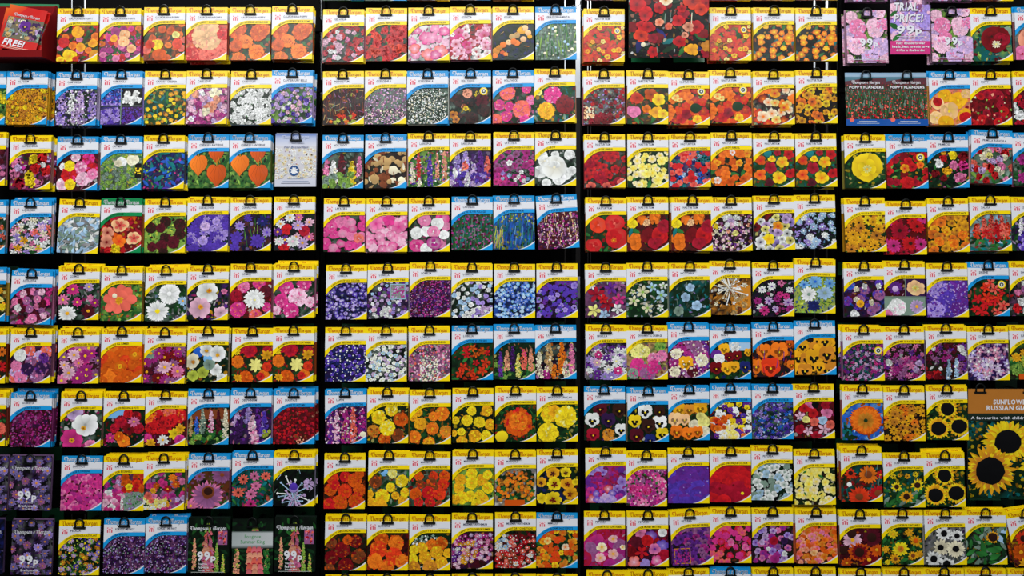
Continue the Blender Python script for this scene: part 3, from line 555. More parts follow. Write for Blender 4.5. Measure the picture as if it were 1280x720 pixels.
PACKETS[(5,3)] = '''
731.5,330,0~Y~NICOTIANA~EXHILARATING FRAGRANCE~mv,dp,dg|x @32,30,9;42,26,8 0 pu,ll,mv|x @14,38,12;28,50,10;42,44,9;22,44,8 0 cr,hp,rd|x @11,58,10 0 yl,yg|x @24,63,8;40,56,8 0 wh,lb|x @8,28,5 0 wh~magenta, lilac and white star flowers~1
783,329,0~Y~NICOTIANA~SWEETLY SCENTED BLOOMS~dg,dg,gr|x @20,36,9;32,30,7;43,40,9;9,47,8;26,56,8;42,56,5;46,28,6;8,36,5 0 wh,cw,lb lg~white star tobacco flowers on green~1
836,328.7,0~Y~NICOTIANA~SWEET EVENING FRAGRANCE~dg,dg,tb|k @22,32,8;28,24,8;10,52,7;36,46,6 0 gg,mv|s @26,31,6;20,43,6;34,53,7;11,60,7 0 lb,gg,lv|k @46,30,12 0 gr~pale blue tubular flowers on dark green~1
886.6,326.4,.5~Y~NICOTIANA~VERY FRAGRANT BLOOMS~bk,db,am|q @28,30,51,67 0 am|b{28,40,51,66} 12 4 tn,br,am|R @24,32,20 0 wh,cw|R @26,36,24 0 tn,wh|x @44,30,4;8,54,3;30,52,3 0 wh,cw~long white tubular flowers fanning out~1
940,328,0~Y~NIGELLA~EASY TO GROW~bk,dp,dg|d @12,34,6;24,30,6;46,34,5;20,48,6;44,50,7;28,58,5;10,56,6 0 wh,ll pu|d @36,26,5;34,40,5;6,48,6;30,46,5;42,42,5;46,58,6;14,60,7 0 hp,mg,pk ma~pink and white love-in-a-mist~1
992.8,324,1.5~Y~NIGELLA~COTTAGE GARDEN FAVOURITE~yg,gg,lg|K 60 8 yg,lg,gr,gg|d @26,28,9;12,32,7;44,30,8 0 sb,lb bl|d @18,44,11;38,42,11 0 lb,wh,sb gg|d @24,58,9 0 bl,nb nb~sky blue love-in-a-mist~2
'''
PACKETS[(5,4)] = '''
1053.8,328.5,0~Y~SCABIOSA~DWARF AND FRAGRANT~dp,dg,ma|r 10 5 dp,ma,vi,nb|r @8,28,6;20,46,6;44,40,7;44,26,5;26,34,6;34,60,6;40,55,6;4,48,6 0 vi,pu,mv,bl|b @16,33,4;15,46,4;12,64,6;34,49,4;26,30,4;43,29,4 0 cw,wh|r @20,51,5 0 go~dark scabious buttons with white ones~2
1104,327,0~Y~SCABIOSA~BEAUTIFUL CUT FLOWER~ma,db,dp|q @0,44,51,67 0 gg|q @26,20,51,44 0 dp|d @14,33,10 0 mv,pu,ll|e @14,34,4 0 ll|s8 @39,33,12 0 pe,cw,yl|d @39,33,5 0 yl|r @16,57,11;10,60,8 0 wh,lp wh|d @40,56,10 0 ll,lv,lp|r @4,66,6 0 pk|q @0,43.5,51,44.3;26,20,26.7,44 0 gg~four pictures of lilac and cream scabious~2
1157,329,0~Y~SCABIOSA~ATTRACTS BEES & BUTTERFLIES~vi,pu,dp|r @14,32,13;38,32,13;26,48,14;10,58,12;42,56,13 0 vi,lv,pu lv|t 80 1 lv,vi,ll~solid violet scabious blooms~1
1208.5,327.6,.5~B~SILENE~BRIGHT RED BLOOMS~dg,gr,bk|x @28,26,8;22,32,7;34,34,7;42,38,5;12,46,8;22,52,9;34,48,8;44,54,8;16,62,9;36,62,7;8,58,6 0 rd,sc,co rd|x @24,44,8;38,44,6 0 co,sc rd|B @42,28,5~ragged scarlet silene~1
1260.5,327.6,0~Y~SWEET PEA~EASY IN CONTAINERS~dg,bk,mv|b @10,38,5;18,34,5;14,50,6;8,58,6;20,60,6;18,26,4 0 wh,lp,pk,mv,rd~white and pink sweet blooms, frame edge~1
'''
PACKETS[(6,1)] = '''
-42,411.7,0~Y~ARCTOTIS~BRIGHT DAISY MIXTURE~dg,db,ma|d @46,28,7;44,46,8;40,62,7;36,40,8 0 rd,or,do db~red and orange daisies, left edge~4
15,411,.5~Y~ASTER~BEAUTIFUL CUT FLOWER~dp,ma,mv|r @24,27,7;44,28,8;36,34,7;6,62,6;4,54,5 0 pk,co,ll|r @8,46,7;14,60,9;34,58,9;26,40,7 0 pk,mv,ll pk|r @22,50,8;40,48,9;42,36,7 0 mv,pu,dp|c @12,33,8 0 wh wh~pink and mauve pompon asters~4
74,411.7,0~Y~COSMOS~AN EXCITING BORDER FILLER~ma,dp,dg|d 10 8 mg,hp,pk,mv ye|d @20,32,9;34,33,9;14,54,9;36,50,9;26,42,7;42,30,7;8,44,7 0 hp,pk,lp,mg go~striped magenta cosmos~3
128,410.5,0~Y~COSMOS~FLOWERS ALL SUMMER~sc,do,rd|c 24 8 do,sc,or,do or|c @24,47,8;42,32,8 0 or,do go|r @24,47,3;42,32,3 0 go~glowing orange cosmos filling the picture~3
182,411.7,0~Y~COSMOS~UNUSUAL SEMI DOUBLE BLOOMS~ma,dp,mv|d 16 8 ma,mg,dr,mv go|d @8,30,9 0 ll,wh,gg|d @18,30,8;42,52,9 0 pk,mg|d @26,47,10 0 wh,lp go|d @42,30,6 0 mg,hp~white cosmos amid dark magenta ones~4
235.7,409.4,1~Y~COSMOS~GREAT SUMMER BORDER FILLER~dg,bk,dg|e @14,31,7;26,38,6 0 bl,sb|s8 @24,28,9;38,32,11;6,42,10;36,52,8;44,62,7 0 wh,cw,wh|s8 @20,56,8;8,60,8;28,46,8 0 cw,gg,yg|d @24,29,3;38,34,3;8,43,3 0 am,go go~white cosmos on dark with blue sky~3
291,409.9,0~Y~DAHLIA~BLOOMS IN BORDERS & CONTAINERS~dg,ma,gr|r @22,28,9;10,26,6;44,30,7 0 rd,cr|r @7,42,8;40,58,7;18,62,9 0 do,or|x8 @30,46,10 0 yl yl|x8 @44,34,8 0 go,or|r @44,48,6;36,60,5 0 rd,sc|x8 @8,62,6;6,30,5 0 ye,go~yellow star dahlia among reds, left twin~1
342,409,0~Y~DAHLIA~BLOOMS IN BORDERS & CONTAINERS~dg,ma,gr|r @22,28,9;10,26,6;44,30,7 0 rd,cr|r @7,42,8;40,58,7;18,62,9 0 do,or|x8 @30,46,10 0 yl yl|x8 @44,34,8 0 go,or|r @44,48,6;36,60,5 0 rd,sc|x8 @8,62,6;6,30,5 0 ye,go~yellow star dahlia among reds, right twin~3
'''
PACKETS[(6,2)] = '''
407,409,0~Y~LOBELIA~BRILLIANT BEDDING VARIETY~nb,bk,dp|s 60 2.4 vi,nb,vi|t 75 .9 wh,lv,wh~indigo lobelia dotted with white eyes~1
457.6,409,0~Y~LOBELIA~FOR EDGING AND BEDDING~bk,dg,gg|s 68 2.8 wh,lb,wh,ll yg~dense white lobelia with green gaps~1
511.5,408.7,0~Y~LOBELIA~MASS OF COLOUR FOR EDGING~mv,dg,pk|t 200 1.2 mv,pk,co,gg,lp|t{14,36,36,67} 90 1.2 wh,cw,gg~pink lobelia with a white patch~1
565,407,0~B~LOBELIA~TALL PLANT FOR WATERSIDE~dg,bk,gr|l 16 5 dg,gr|x @18,30,6;26,28,6;38,32,6;44,34,5;18,36,6;30,36,5;42,46,7;14,52,7;24,58,6;38,56,7;10,60,6;28,64,6;30,46,5 0 sc,do,rd~ragged scarlet lobelia on dark leaves~1
617.8,406.6,0~B~LUPIN~FINEST HARDY PERENNIAL~dg,bk,dg|b{0,48,51,67} 34 4 gr,lg,dg|v @8,34,3.5,30 0 pu,dp,vi|v @16,32,4,24 0 sa,pe|v @23,28,4,30 0 pu,dp|v @30,36,3.5,28 0 ye,yl|v @37,30,4.5,24 0 co,hp|v @46,30,4,26 0 sa,or~a row of mixed lupin spires~1
669,406,0~B~LUPIN~BRIGHT WARM COLOURS~bk,dp,gg|v @17,24,6,36 0 cw,pe,tn|v @5,36,6,30 0 mv,ma,cw|v @33,24,6,36;24,50,5,18 0 or,am,go|v @45,24,5,40 0 yl,cw,pk|v @38,46,5,20 0 pk,cw|v @14,52,5,18 0 mg,cw~plump cream and orange lupin spikes~0
'''
PACKETS[(6,3)] = '''
732,407,0~Y~NIGELLA~BEAUTIFUL AND EASY TO GROW~bk,dp,gy|d 22 6 ll,lv,wh,pu gg|d @16,36,6;40,56,7 0 pk,hp wh|d @14,46,6;28,54,6;38,44,6 0 wh,lp yl|d @26,40,6;32,64,7 0 lv,pu wh~lilac, pink and white nigella~2
783,406.4,.5~Y~ORNAMENTAL CABBAGE~GREAT AUTUMN AND WINTER COLOUR~tn,br,gr|r @14,32,10;22,33,8 0 cw,yl,yg|r @42,26,7 0 gr,lg|r @34,42,8;44,38,7 0 pk,mv,lp|r @14,52,11;26,60,10;34,52,9;8,60,7 0 mv,gg,hp hp~frilled cream and pink ornamental cabbages~1
834.6,404,0~B~PANSY~FRILLY BLOOMS~ma,dp,dg|r 16 8 mv,ma,pu,mg lp|r @36,31,9;10,38,7;42,46,8 0 ll,cw,mv|p @22,50,9 0 go,ye,am|r @30,60,7;8,60,7 0 mv,ma,cw|t 30 1.3 cw,wh,lp~frilly burgundy and cream pansies~2
886.6,406,0~B~PANSY~CLEAR COLOURS~dg,gr,dg|q @24,20,51,32 0 lb|p @18,30,7 0 go,ye|r @32,28,7 0 lb,wh|p @8,38,7 0 lv,pu|c @12,42,7 0 wh wh|p @24,40,6;34,38,6;8,54,8 0 ma,dr|p @22,54,8;30,52,7 0 ye,go|p @44,52,7 0 dp,nb|p @48,34,5 0 go~one white pansy among wine and yellow~1
940,403.7,0~B~PANSY~GLOWING WINTER BLOOMS~db,dp,dg|p @14,35,9;33,35,11;46,26,5 0 or,do|p @4,54,9;22,55,12;48,52,6 0 or,sc,do|k 10 10 pu,dp~plain bright orange pansies~1
992,400.7,0~B~PANSY~GOOD FOR COLOUR IN CONTAINERS~db,dg,bk|P 10 9 go,am,go bk|P @10,32,8;38,26,9;24,46,11;40,42,10;12,62,9;40,62,9;30,58,7 0 go,am bk~golden pansies with black faces~1
'''
PACKETS[(6,4)] = '''
1052.6,408,0~Y~STOCKS~GLORIOUS EVENING FRAGRANCE~dg,tb,dp|k 20 8 dg,gr,tb|x 60 2.6 mv,pu,ll,mg,hp|x 24 2 ll,lp,mg|B @44,30,5~slender purple evening stock~3
1103,407.8,.5~Y~STOCKS~CHARMING MIX OF PASTEL TONES~db,bk,dg|x 34 4 mv,mg,pu,pk|b @6,45,5;44,46,5;10,58,4;40,54,5 0 wh,ll,lp|x{10,42,36,64} 10 5 mg,pk,mv~loose maroon and white stock~1
1155.8,406.6,0~Y~STOCK~DELICIOUSLY FRAGRANT~db,dg,ma|x{0,22,51,46} 26 4 mv,mg,pu,ma|b @44,28,5;47,34,4;18,54,3;10,30,3 0 wh|v @28,44,4,24;38,42,4,22 0 wh,lb|b{0,56,16,67} 6 4 rd,dr|x{40,40,51,60} 6 4 mv,pu~purple stock with white spikes~1
1208,407.6,0~Y~STOCK~IDEAL FOR CHILDREN TO GROW~dp,nb,pu|x 26 6 ll,mv,pu,lv,pk wh|x @24,48,9;34,30,7;12,52,7;38,56,7 0 ll,mv,pk wh~starry violet and lilac stock~1
1260.5,406.6,0~Y~SUNFLOWER~TRUE DWARF FOR POTS~db,gr,dg|b{0,38,30,58} 12 5 yg,lg,gr|d @8,40,7;18,34,6 0 ye,go|q @10,60,40,67 0 do~dwarf potted sunflowers, frame edge~1
'''
PACKETS[(7,1)] = '''
-42,489.5,0~Y~ASTER~LARGE EARLY BLOOMS~dg,gr,ma|r @44,46,8;38,30,7 0 rd,co,cr~red bloom on dark green, left edge~4
15,490.6,.5~B~AUBRETIA~HARDY SPRING ROCKERY~ma,dp,mg|t 190 1.2 mg,mv,ma,mg,dp|t 60 .8 db,ma~a solid carpet of magenta aubretia~5
77.5,490.6,0~Y~COSMOS~SENSATIONAL BORDER PLANT~dg,dg,gg|s8 @16,25,12 0 pk,ll,lp|s8 @15,58,15 0 hp,mg,hp|s8 @31,40,17 0 wh,wh|d @29,44,4;15,59,4 0 am,go br|s8 @38,64,7 0 pk~large white cosmos beside a magenta one~3
131,490.6,0~Y~DAHLIA~DWARF FOR BEDDING & POTS~dg,bk,dg|q @4,20,26,32 0 sb|r @22,36,8;40,30,7;14,44,6;30,26,6;44,44,7 0 rd,dr,cr|d @32,45,9 0 rd,dr db|d @38,36,8 0 hp,pk go|d @9,56,7 0 lp,hp go|r @26,60,8;20,54,6 0 or,do go~crimson dahlias beneath a blue sky~1
183.4,489,.5~Y~DAHLIA~PERFECT BEDDING VARIETY~ma,dr,dg|r @14,28,8;4,34,7;42,30,9;30,26,8 0 co,rd,or|r @22,42,12;8,46,8;34,36,8 0 rd,dr|x8 @38,52,10;44,46,7 0 go,or,ye|r @44,60,7;4,58,6 0 mg,hp|d @23,60,8 0 wh,cw|x8 @8,64,7 0 go,ye~red dahlias with white and amber ones~2
236,487.6,0~B~DELPHINIUM~STUNNING TALL VARIETY~dg,do,bk|q @0,24,51,36 0 br|b{0,50,51,67} 24 4 dg,gr,lg|v @18,24,4,30 0 cw,gg|v @29,26,4,26 0 hp,lp,cr|v @11,34,3.5,20 0 lv,bl|v @38,26,3.5,28 0 db,ma|v @47,24,4,34 0 wh,cw|v @4,32,3,24 0 cw,tn~short mixed delphinium spires, brick background~1
289,487,0~B~DELPHINIUM~MIXED GARDEN HYBRIDS~dp,dg,pu|v @22,24,6,18;8,30,6,14 0 ll,lv|v @10,38,6,28 0 dp,pu|v @34,22,5,44 0 dp,pu|v @42,28,6,30 0 vi,lv|v @28,34,6,20 0 wh,lp|v @30,50,7,16 0 pk,hp,lp|b{42,50,51,60} 4 3 yg~chunky lilac, white and pink delphiniums~2
342.7,487,0~B~DIANTHUS~LONG SPRING TO AUTUMN~dr,dg,ma|t 150 1.4 cr,dr,ma,rd|s 40 2 cr,dr,rd|t{28,56,44,66} 10 1.5 sa,br~a carpet of tiny dark red pinks~4
'''
PACKETS[(7,2)] = '''
406.5,486.5,-1~B~LUPIN~BRIGHTEST FOR BORDERS & CUTTING~dp,pu,ma|v @6,28,5,40;14,26,5,40 0 mg,lp,pu|v @25,24,6,42 0 am,cw,mg|v @35,24,5,42 0 co,lp,rd|v @46,26,6,36 0 pu,dp,mg|t 60 1.2 lp,wh,mg|e @47,56,4 0 cw~magenta and orange lupins, close up~1
459.5,486,0~Y~MARIGOLD~LARGE CARNATION-LIKE BLOOMS~dg,bk,dg|r @30,26,8;14,35,9 0 ye,yl,go|r @42,38,9;8,52,8;22,62,8;38,57,8 0 br,do,am|r @25,48,10 0 ye,yl go~yellow and rust-brown marigolds~1
512.6,487,0~Y~MARIGOLD~AWARD WINNING POWER~dg,dg,gr|r @29,33,6;40,30,9;13,42,8;28,48,8;45,52,8;6,58,8;24,66,8;4,34,5;11,28,5 0 go,or,am go~round orange marigold balls on green~1
565.8,485,0~Y~MARIGOLD~COMPACT PLANTS, PERFECT FOR POTS~dg,bk,dg|r @24,28,6;43,28,7;18,40,7;34,42,7;47,45,7;4,40,5;11,54,5;28,59,8;42,59,7;12,66,7;2,56,4 0 ye,go,ye ye~round yellow marigold balls on dark~1
619,483.7,0~Y~MARIGOLD~THE LARGEST FRENCH MARIGOLD~dg,gr,dg|K 40 5 dg,gr|r @29,44,18 0 do,rd,sc or|r @29,42,12 0 or,do,sc go|r @25,38,5;34,48,5 0 go,or|e @8,61,8 0 yl,ye~one giant orange French marigold~1
670.7,483.7,0~Y~MARIGOLD AFRICAN~GREAT SIZED PLANTS, EARLY BLOOMS~dg,dg,gr|r @15,34,10;22,30,8 0 ye,go|r @36,37,14 0 ye,yl,ye ye|r @14,56,13 0 ye,yl,ye ye~three huge lemon-yellow marigolds~0
'''
PACKETS[(7,3)] = '''
730,482.6,0~B~PANSY~A BOUQUET FOR THE GARDEN~dg,bk,dg|p @20,28,9;44,30,9 0 br,db,ma ye|p @30,42,9 0 dp,pu ye|P @10,42,9;46,54,8 0 wh bk|p @11,60,8 0 ma,cr ye|r @30,60,8 0 am,tn,br~white black-faced and maroon pansies, leftmost~0
784,484,0~B~PANSY~LARGE BRIGHT BLOOMS~dg,bk,dg|P @22,30,9;40,44,9 0 wh bk|p @40,30,7;26,48,9;11,60,9 0 ma,db ye|P @9,42,8;43,58,8 0 ye,go bk|p @28,65,7 0 nb,vi~white, yellow and maroon pansy faces~1
835,482,0~B~PANSY~LARGE ABUNDANT FLOWERS~dg,db,gr|p @40,28,9;14,30,8;26,30,7 0 go,or,am|p @8,42,9;20,42,7 0 go,pe|c @32,48,7;44,44,8;46,56,7;40,38,6 0 yl,cw|p @10,57,8 0 or,go|p @25,59,8;36,57,7 0 sc,or|k @6,64,5 0 br~apricot, cream and orange pansies in bowl~1
887,480.7,0~B~PANSY~LONG LASTING WINTER COLOUR~dp,bk,dg|p 34 4 ye,wh,or,pu,vi,dr,wh ye|s{14,50,34,67} 10 4 yl,wh,cw ye|s{0,40,18,54} 8 4 do,or,sc~small multicoloured violas crowded together~1
939.6,480.7,0~B~PENSTEMON~HARDY PLANTS IN TRUE BLUE~dg,nb,gg|x 70 3 vi,bl,lv,nb,vi|t 40 1.2 lb,lv,gr~indigo-blue penstemon bells~1
990.5,479.8,0~Y~PETUNIA~OVER 15 DIFFERENT BLOOMS~dr,ma,db|s @20,28,7;42,36,8 0 pk,hp|s @28,26,5 0 bk,db|s @25,36,7;8,56,7;28,64,7;14,30,7;40,26,6 0 rd,cr dr|x @8,40,7;18,58,7;38,56,9 0 wh,lp|c @16,44,5 0 ye,yl|c @36,45,6 0 wh,lb|s @26,47,6;46,50,6 0 co,cr~crimson petunias with white stars~1
'''
PACKETS[(7,4)] = '''
1051.5,482,0~Y~SUNFLOWER~BLOOMS, OUTSTANDING BEDDING~bl,sb,bl|l{0,50,12,67} 8 6 dg,tb|e @29,43,19 0 do|d @29,43,21 0 do do|d @29,43,20 0 or or|d @29,43,17.5 0 or or|d @29,43,14.5 0 or or|d @29,43,11.5 0 am gr|e @29,43,2.5 0 dg~one huge fluffy orange sunflower on blue~2
1103.5,483,0~Y~SUNFLOWER~THE WEDDING SUNFLOWER!~db,dg,bk|d 28 6 go,am,or,go db|d @14,34,6;35,30,6;24,26,5;13,44,6 0 am,or db~many small amber sunflowers~2
1157,482,0~Y~SUNFLOWER~CAN YOU GROW THE TALLEST?~dg,gr,dg|d @26,29,14 0 go|d @26,29,12 0 ye|e @26,29,8.5 0 bk|d @14,52,15 0 ye|d @40,50,15 0 go|d @14,52,13 0 go|d @40,50,13 0 ye|e @14,53,9.5 0 bk|e @40,50,10 0 bk~three yellow sunflowers, beside sunflower card's top~1
'''
PACKETS[(8,1)] = '''
-40,570,0~BRACH~~~bk,dp,gy|d 18 6 qa,qb,mv,qa,lv am~purple daisies, cut by left edge~1
14,569.7,0~BRACH~~~bk,dp,gy|d 18 6 qa,qb,mv,qa,lv am~dark purple daisies marked 99p, upper~1
78,569.7,0~B~DIANTHUS~EASY FREE FLOWERING~mg,dg,ma|s 46 5 hp,mg,pk,hp mg|t 20 1.4 dg,ma~hot pink dianthus filling the picture~0
130.7,570,0~Y~EASY ANNUALS~IDEAL FOR BEGINNERS~dg,mv,gr|q @24,44,51,67 0 gg|b{0,24,22,44} 10 4 pk,ll,mg,tb|s{0,46,22,67} 12 5 hp,lp,wh,pk|s{24,24,51,44} 10 5 rd,do,sc|s @32,38,5 0 ye|t{28,44,51,67} 50 1.2 mv,gr,lv,gg|v @24,50,2,16 0 wh~four pictures of mixed annuals~4
181,568.5,0~Y~ANNUALS~EASY TO GROW BRIGHT MIXTURE~dg,gr,mv|s 14 5 mg,mv,hp,pk|d @36,28,6;40,36,6;28,60,6;38,58,6;16,38,5;12,44,5 0 or,do,go am|d @30,42,6;28,52,5 0 hp,cr|s{34,48,50,64} 7 4 mv,ll,mg|d{0,54,28,67} 9 4 cw,yl,wh ye|s @6,50,5;10,56,4 0 co,pk~orange daisies with magenta annuals~3
236.6,567,0~B~ECHINACEA~HARDY ATTRACTS BUTTERFLIES~br,gr,dg|d @42,26,13 0 pk,mv br|d @14,28,8 0 mv,pk br|e @20,36,5 0 bk|d @24,52,22 0 pk br|d @24,52,20 0 mv br|e @25,47,8 0 br|e @25,46,5.5 0 db|d @4,64,9 0 pk~one large mauve coneflower with butterfly~2
291,564.6,0~B~ECHINACEA~PRODUCES EVEN MORE BLOOMS~tb,dg,dg|l 20 4 tb,dg,gr|d @14,34,7;28,30,7;42,30,7;30,42,7;8,50,8;24,52,8;24,64,8 0 pk,hp,co db~seven small rose coneflowers on teal~1
343,564.4,0~Y~ERYNGIUM~UNUSUAL FLOWERING SEA HOLLY~bk,dg,bk|k @8,30,18;30,24,9 0 wh,lb|R @25,52,24 0 wh,lb,ll|R @26,60,16 0 ll,lb|e @25,46,5 0 lv,vi|e @25,43,5 0 lv,vi|R @44,40,7 0 ll|K 12 6 ll,lb,gg~spiky white and blue sea holly~3
'''
PACKETS[(8,2)] = '''
406,567.4,0~Y~MARIGOLD~EARLY FLOWERING DWARF PLANTS~db,dg,dr|r @10,30,8;26,28,7;38,32,9;44,44,8;26,46,9;8,44,8;20,60,10;40,58,10;6,62,8;14,38,6;44,24,6 0 sc,do,rd do~solid red-orange marigolds~2
461,564.4,0~Y~MARIGOLD~FREE GROWING PLANTS~dg,gg,gr|e @20,26,5 0 sb|l 20 4 gg,gr,dg|r @42,36,8;30,27,6 0 ye,yl|r @9,37,8 0 br,do|r @28,44,6;18,55,9;14,66,10;34,54,5;2,52,5;44,60,7;4,62,6;46,50,6 0 ye,go,go go~yellow marigolds in grey foliage~1
512,564.6,0~Y~MARIGOLD~MASSES OF LARGE DOUBLE BLOOMS~dg,gg,dg|K 50 5 gg,gr,dg|r @12,30,6;30,30,6;44,30,7;14,40,6;28,40,8;42,40,7;8,52,8;24,50,8;38,52,8;26,62,7;12,62,6;38,64,5 0 br,do,sc,rd do~rust-red marigolds on blue-grey leaves~1
565.8,563,0~Y~MARIGOLD~GLOWING GOLDEN BOSSES~lg,dg,gr|r @24,28,7;10,36,7;8,46,7;24,40,8;36,36,7;44,46,7;12,58,8;22,56,7;38,60,7;30,66,7;4,60,6;44,30,6;34,54,6 0 ye,go,ye go~golden marigold domes on green~1
619,563.5,0~Y~MARIGOLD~MAKE YOUR GARDENS FRESH~gy,tn,wh|b{4,26,47,60} 40 4 dg,gr,dg|s{4,26,47,60} 46 2.5 do,am,br,or go|q @12,60,37,67 0 do~tiny marigold bush in a clay pot~2
671,561.7,0~Y~MARIGOLD~EYE CATCHING BEDDING PLANT~dg,nb,bk|s8 @20,29,9;36,28,7;5,40,7;22,42,10;38,42,9;42,54,9;20,62,11;48,40,5;6,60,7;38,66,6 0 ye,go,ye|x @20,30,4;22,43,5;38,43,4;41,55,4;20,62,5;36,29,3;5,41,3 0 dr,ma~yellow marigolds with red star centres~1
'''
PACKETS[(8,3)] = '''
731.5,560,0~Y~PETUNIA~SUPERB MIXTURE, IDEAL FOR BASKETS~mg,dp,mv|s 24 6 hp,mg,mg,cr,lv,pu pu|s @8,63,7;28,50,6 0 rd,co lp|s{10,52,34,66} 6 5 lv,ll,vi ll~pink, red and lavender petunias~1
782,564.4,0~Y~PETUNIA~GIANT DOUBLE FLOWERS~ma,dg,gr|r 16 7 mg,mv,hp,pk lp|t 60 1.4 lp,mg,dg,gr|r @26,48,6;10,46,6 0 hp,pk,cr~double magenta petunias with green gaps~1
834.6,560.5,0~Y~PETUNIA~ALL WEATHER PERFORMANCE~pu,dg,dp|c 26 9 pu,vi,pu,pu vi|t 10 1 lv~velvety deep violet petunias~1
887,559.4,0~Y~PETUNIA~STRIKING AND UNIQUE COLOUR~cr,rd,rd|c 24 9 rd,cr,rd cr|e @40,56,2 0 ye|e @29,46,1.5;12,50,1.5 0 dr~one solid sheet of crimson petunias~1
939,557,1~Y~PETUNIA~LARGE RAIN RESISTANT BLOOMS~bk,dg,dg|s 34 5 wh,lb,wh,gg gg~white petunias over black foliage~1
991.6,562.4,0~Y~PETUNIA~THE BEST EVER YELLOW~dg,dg,db|s 24 5.5 yl,cw,yl ye|l 6 3 gr,dg~pale yellow petunias~1
'''
PACKETS[(8,4)] = '''
1050,558.7,0~Y~SUNFLOWER~RICH BORDER COLOURS~dg,tb,dr|d @12,33,8 0 rd,sc|e @12,32,3 0 db|d @34,34,13 0 or,do,or|e @34,34,5 0 br|d @49,34,6 0 rd|k 6 12 gg,tb|e @10,46,3 0 wh|d @46,57,12 0 dr,rd|e @46,57,5 0 br|d @22,61,14 0 sc,rd,sc|e @22,61,5 0 br,am~flame red and orange sunflowers~3
1103,565.6,0~Y~SUNFLOWER~IDEAL FLOWERING SPRAY PLANTS~dg,gr,tb|l{0,44,51,67} 24 6 dg,gr,gg|d @16,42,7;28,54,9;42,40,8;30,29,4;40,27,4;12,29,4;20,28,3 0 ye,go,ye db|e @28,54,4;42,40,4;16,42,3 0 db~sparse yellow sunflowers above green leaves~1
1153.5,565,0~Y~SUNFLOWER~CAN YOU GROW THE TALLEST?~dg,gr,dg|d @26,29,14 0 go|d @26,29,12 0 ye|e @26,29,8.5 0 bk|d @14,52,15 0 ye|d @40,50,15 0 go|d @14,52,13 0 go|d @40,50,13 0 ye|e @14,53,9.5 0 bk|e @40,50,10 0 bk~three yellow sunflowers, beside sunflower card's foot~2
'''
PACKETS[(9,1)] = '''
-45,649,0~BRACH~~~bk,nb|d 12 6 qa,qb,nb am~dark blue daisies, cut by left edge~1
16,649.7,0~BRACH~~~bk,dp,gy|d 18 6 qa,qb,mv,qa,lv am~dark purple daisies marked 99p, lower~1
75,650,0~Y~FELICIA~LONG FLOWERING BASKET PLANT~dg,gr,bk|d 26 4 lv,vi,ll,am ye|t 70 1.2 ye,yg,am,lg~lilac daisies flecked with yellow~0
131,648,0~B~FORGET-ME-NOT~A SPRING BEAUTY~dp,mv,bk|t 260 .9 mv,lv,dp,ll,pu,gg~dusky lavender forget-me-nots, left of pair~1
183.4,647,0~B~FORGET-ME-NOT~A SPRING BEAUTY~dp,mv,bk|t 260 .9 mv,lv,dp,ll,pu,gg~dusky lavender forget-me-nots, right of pair~3
236,647,0~FOX~~~FOX~pink foxglove spire marked 99p, left one~2
290.6,648.4,0~FOXBIG~~~FOXBIG~pink foxglove spire under a pale band~0
344,646,0~FOX~~~FOX~pink foxglove spire marked 99p, right one~2
'''
PACKETS[(9,2)] = '''
407,644,0~Y~MARIGOLD~EARLY AND LONG FLOWERING~db,dg,dg|r @38,32,8;8,34,7;22,42,10;42,50,9;8,52,9;26,62,10;6,66,7;28,30,6 0 br,dr,do br~deep rust-brown marigolds~2
459.4,644,0~Y~MARIGOLD~THE BIGGEST CARNATION BLOOMS~db,dg,dr|r @18,30,9;36,34,10;14,42,11;34,50,11;10,56,10;24,64,10;44,56,9 0 do,or,sc or~flaming orange marigolds~2
512,644,0~Y~MARIGOLD~HIGH QUALITY AT A LOW PRICE!~dg,bk,dg|t{4,24,36,36} 16 1.8 wh,gg|r @28,36,7;40,34,8 0 am,do,or|r @16,40,7;34,45,8;6,42,6;20,52,8;4,54,7;40,58,8;48,46,6 0 ye,go go|r @26,63,9;6,64,8 0 am,go,am go~yellow and amber marigold puffs~1
565,642,0~Y~MESEMBRYANTHEMUM~A CARPET OF COLOUR FOR SUMMER~ma,db,dp|d{0,26,51,56} 44 3 ll,pk,mg,lp,mg wh|d{10,34,30,60} 12 3 go,am,pe wh|d{0,40,12,66} 8 3 wh,lp,pu wh~pink, white and amber ice plants~1
619,641,0~Y~MESEMBRYANTHEMUM~ENJOYS HOT, DRY CONDITIONS~dg,dr,bk|d{0,28,24,48} 18 3 wh,lb|d{18,28,51,67} 30 3.5 rd,cr,co,dr wh|d{0,46,30,67} 18 3.5 co,rd,br wh|d @44,52,4;26,62,4 0 wh~red and white ice plants~1
670.6,640.7,0~B~MIMULUS~GLOWS IN DAMP SHADY SPOTS~dg,gr,dg|l 18 4 gr,dg,lg|s 30 4.5 go,am,do,ye,sc do|s @14,34,5;36,42,5 0 yl,cw or~orange and yellow monkey flowers~0
'''
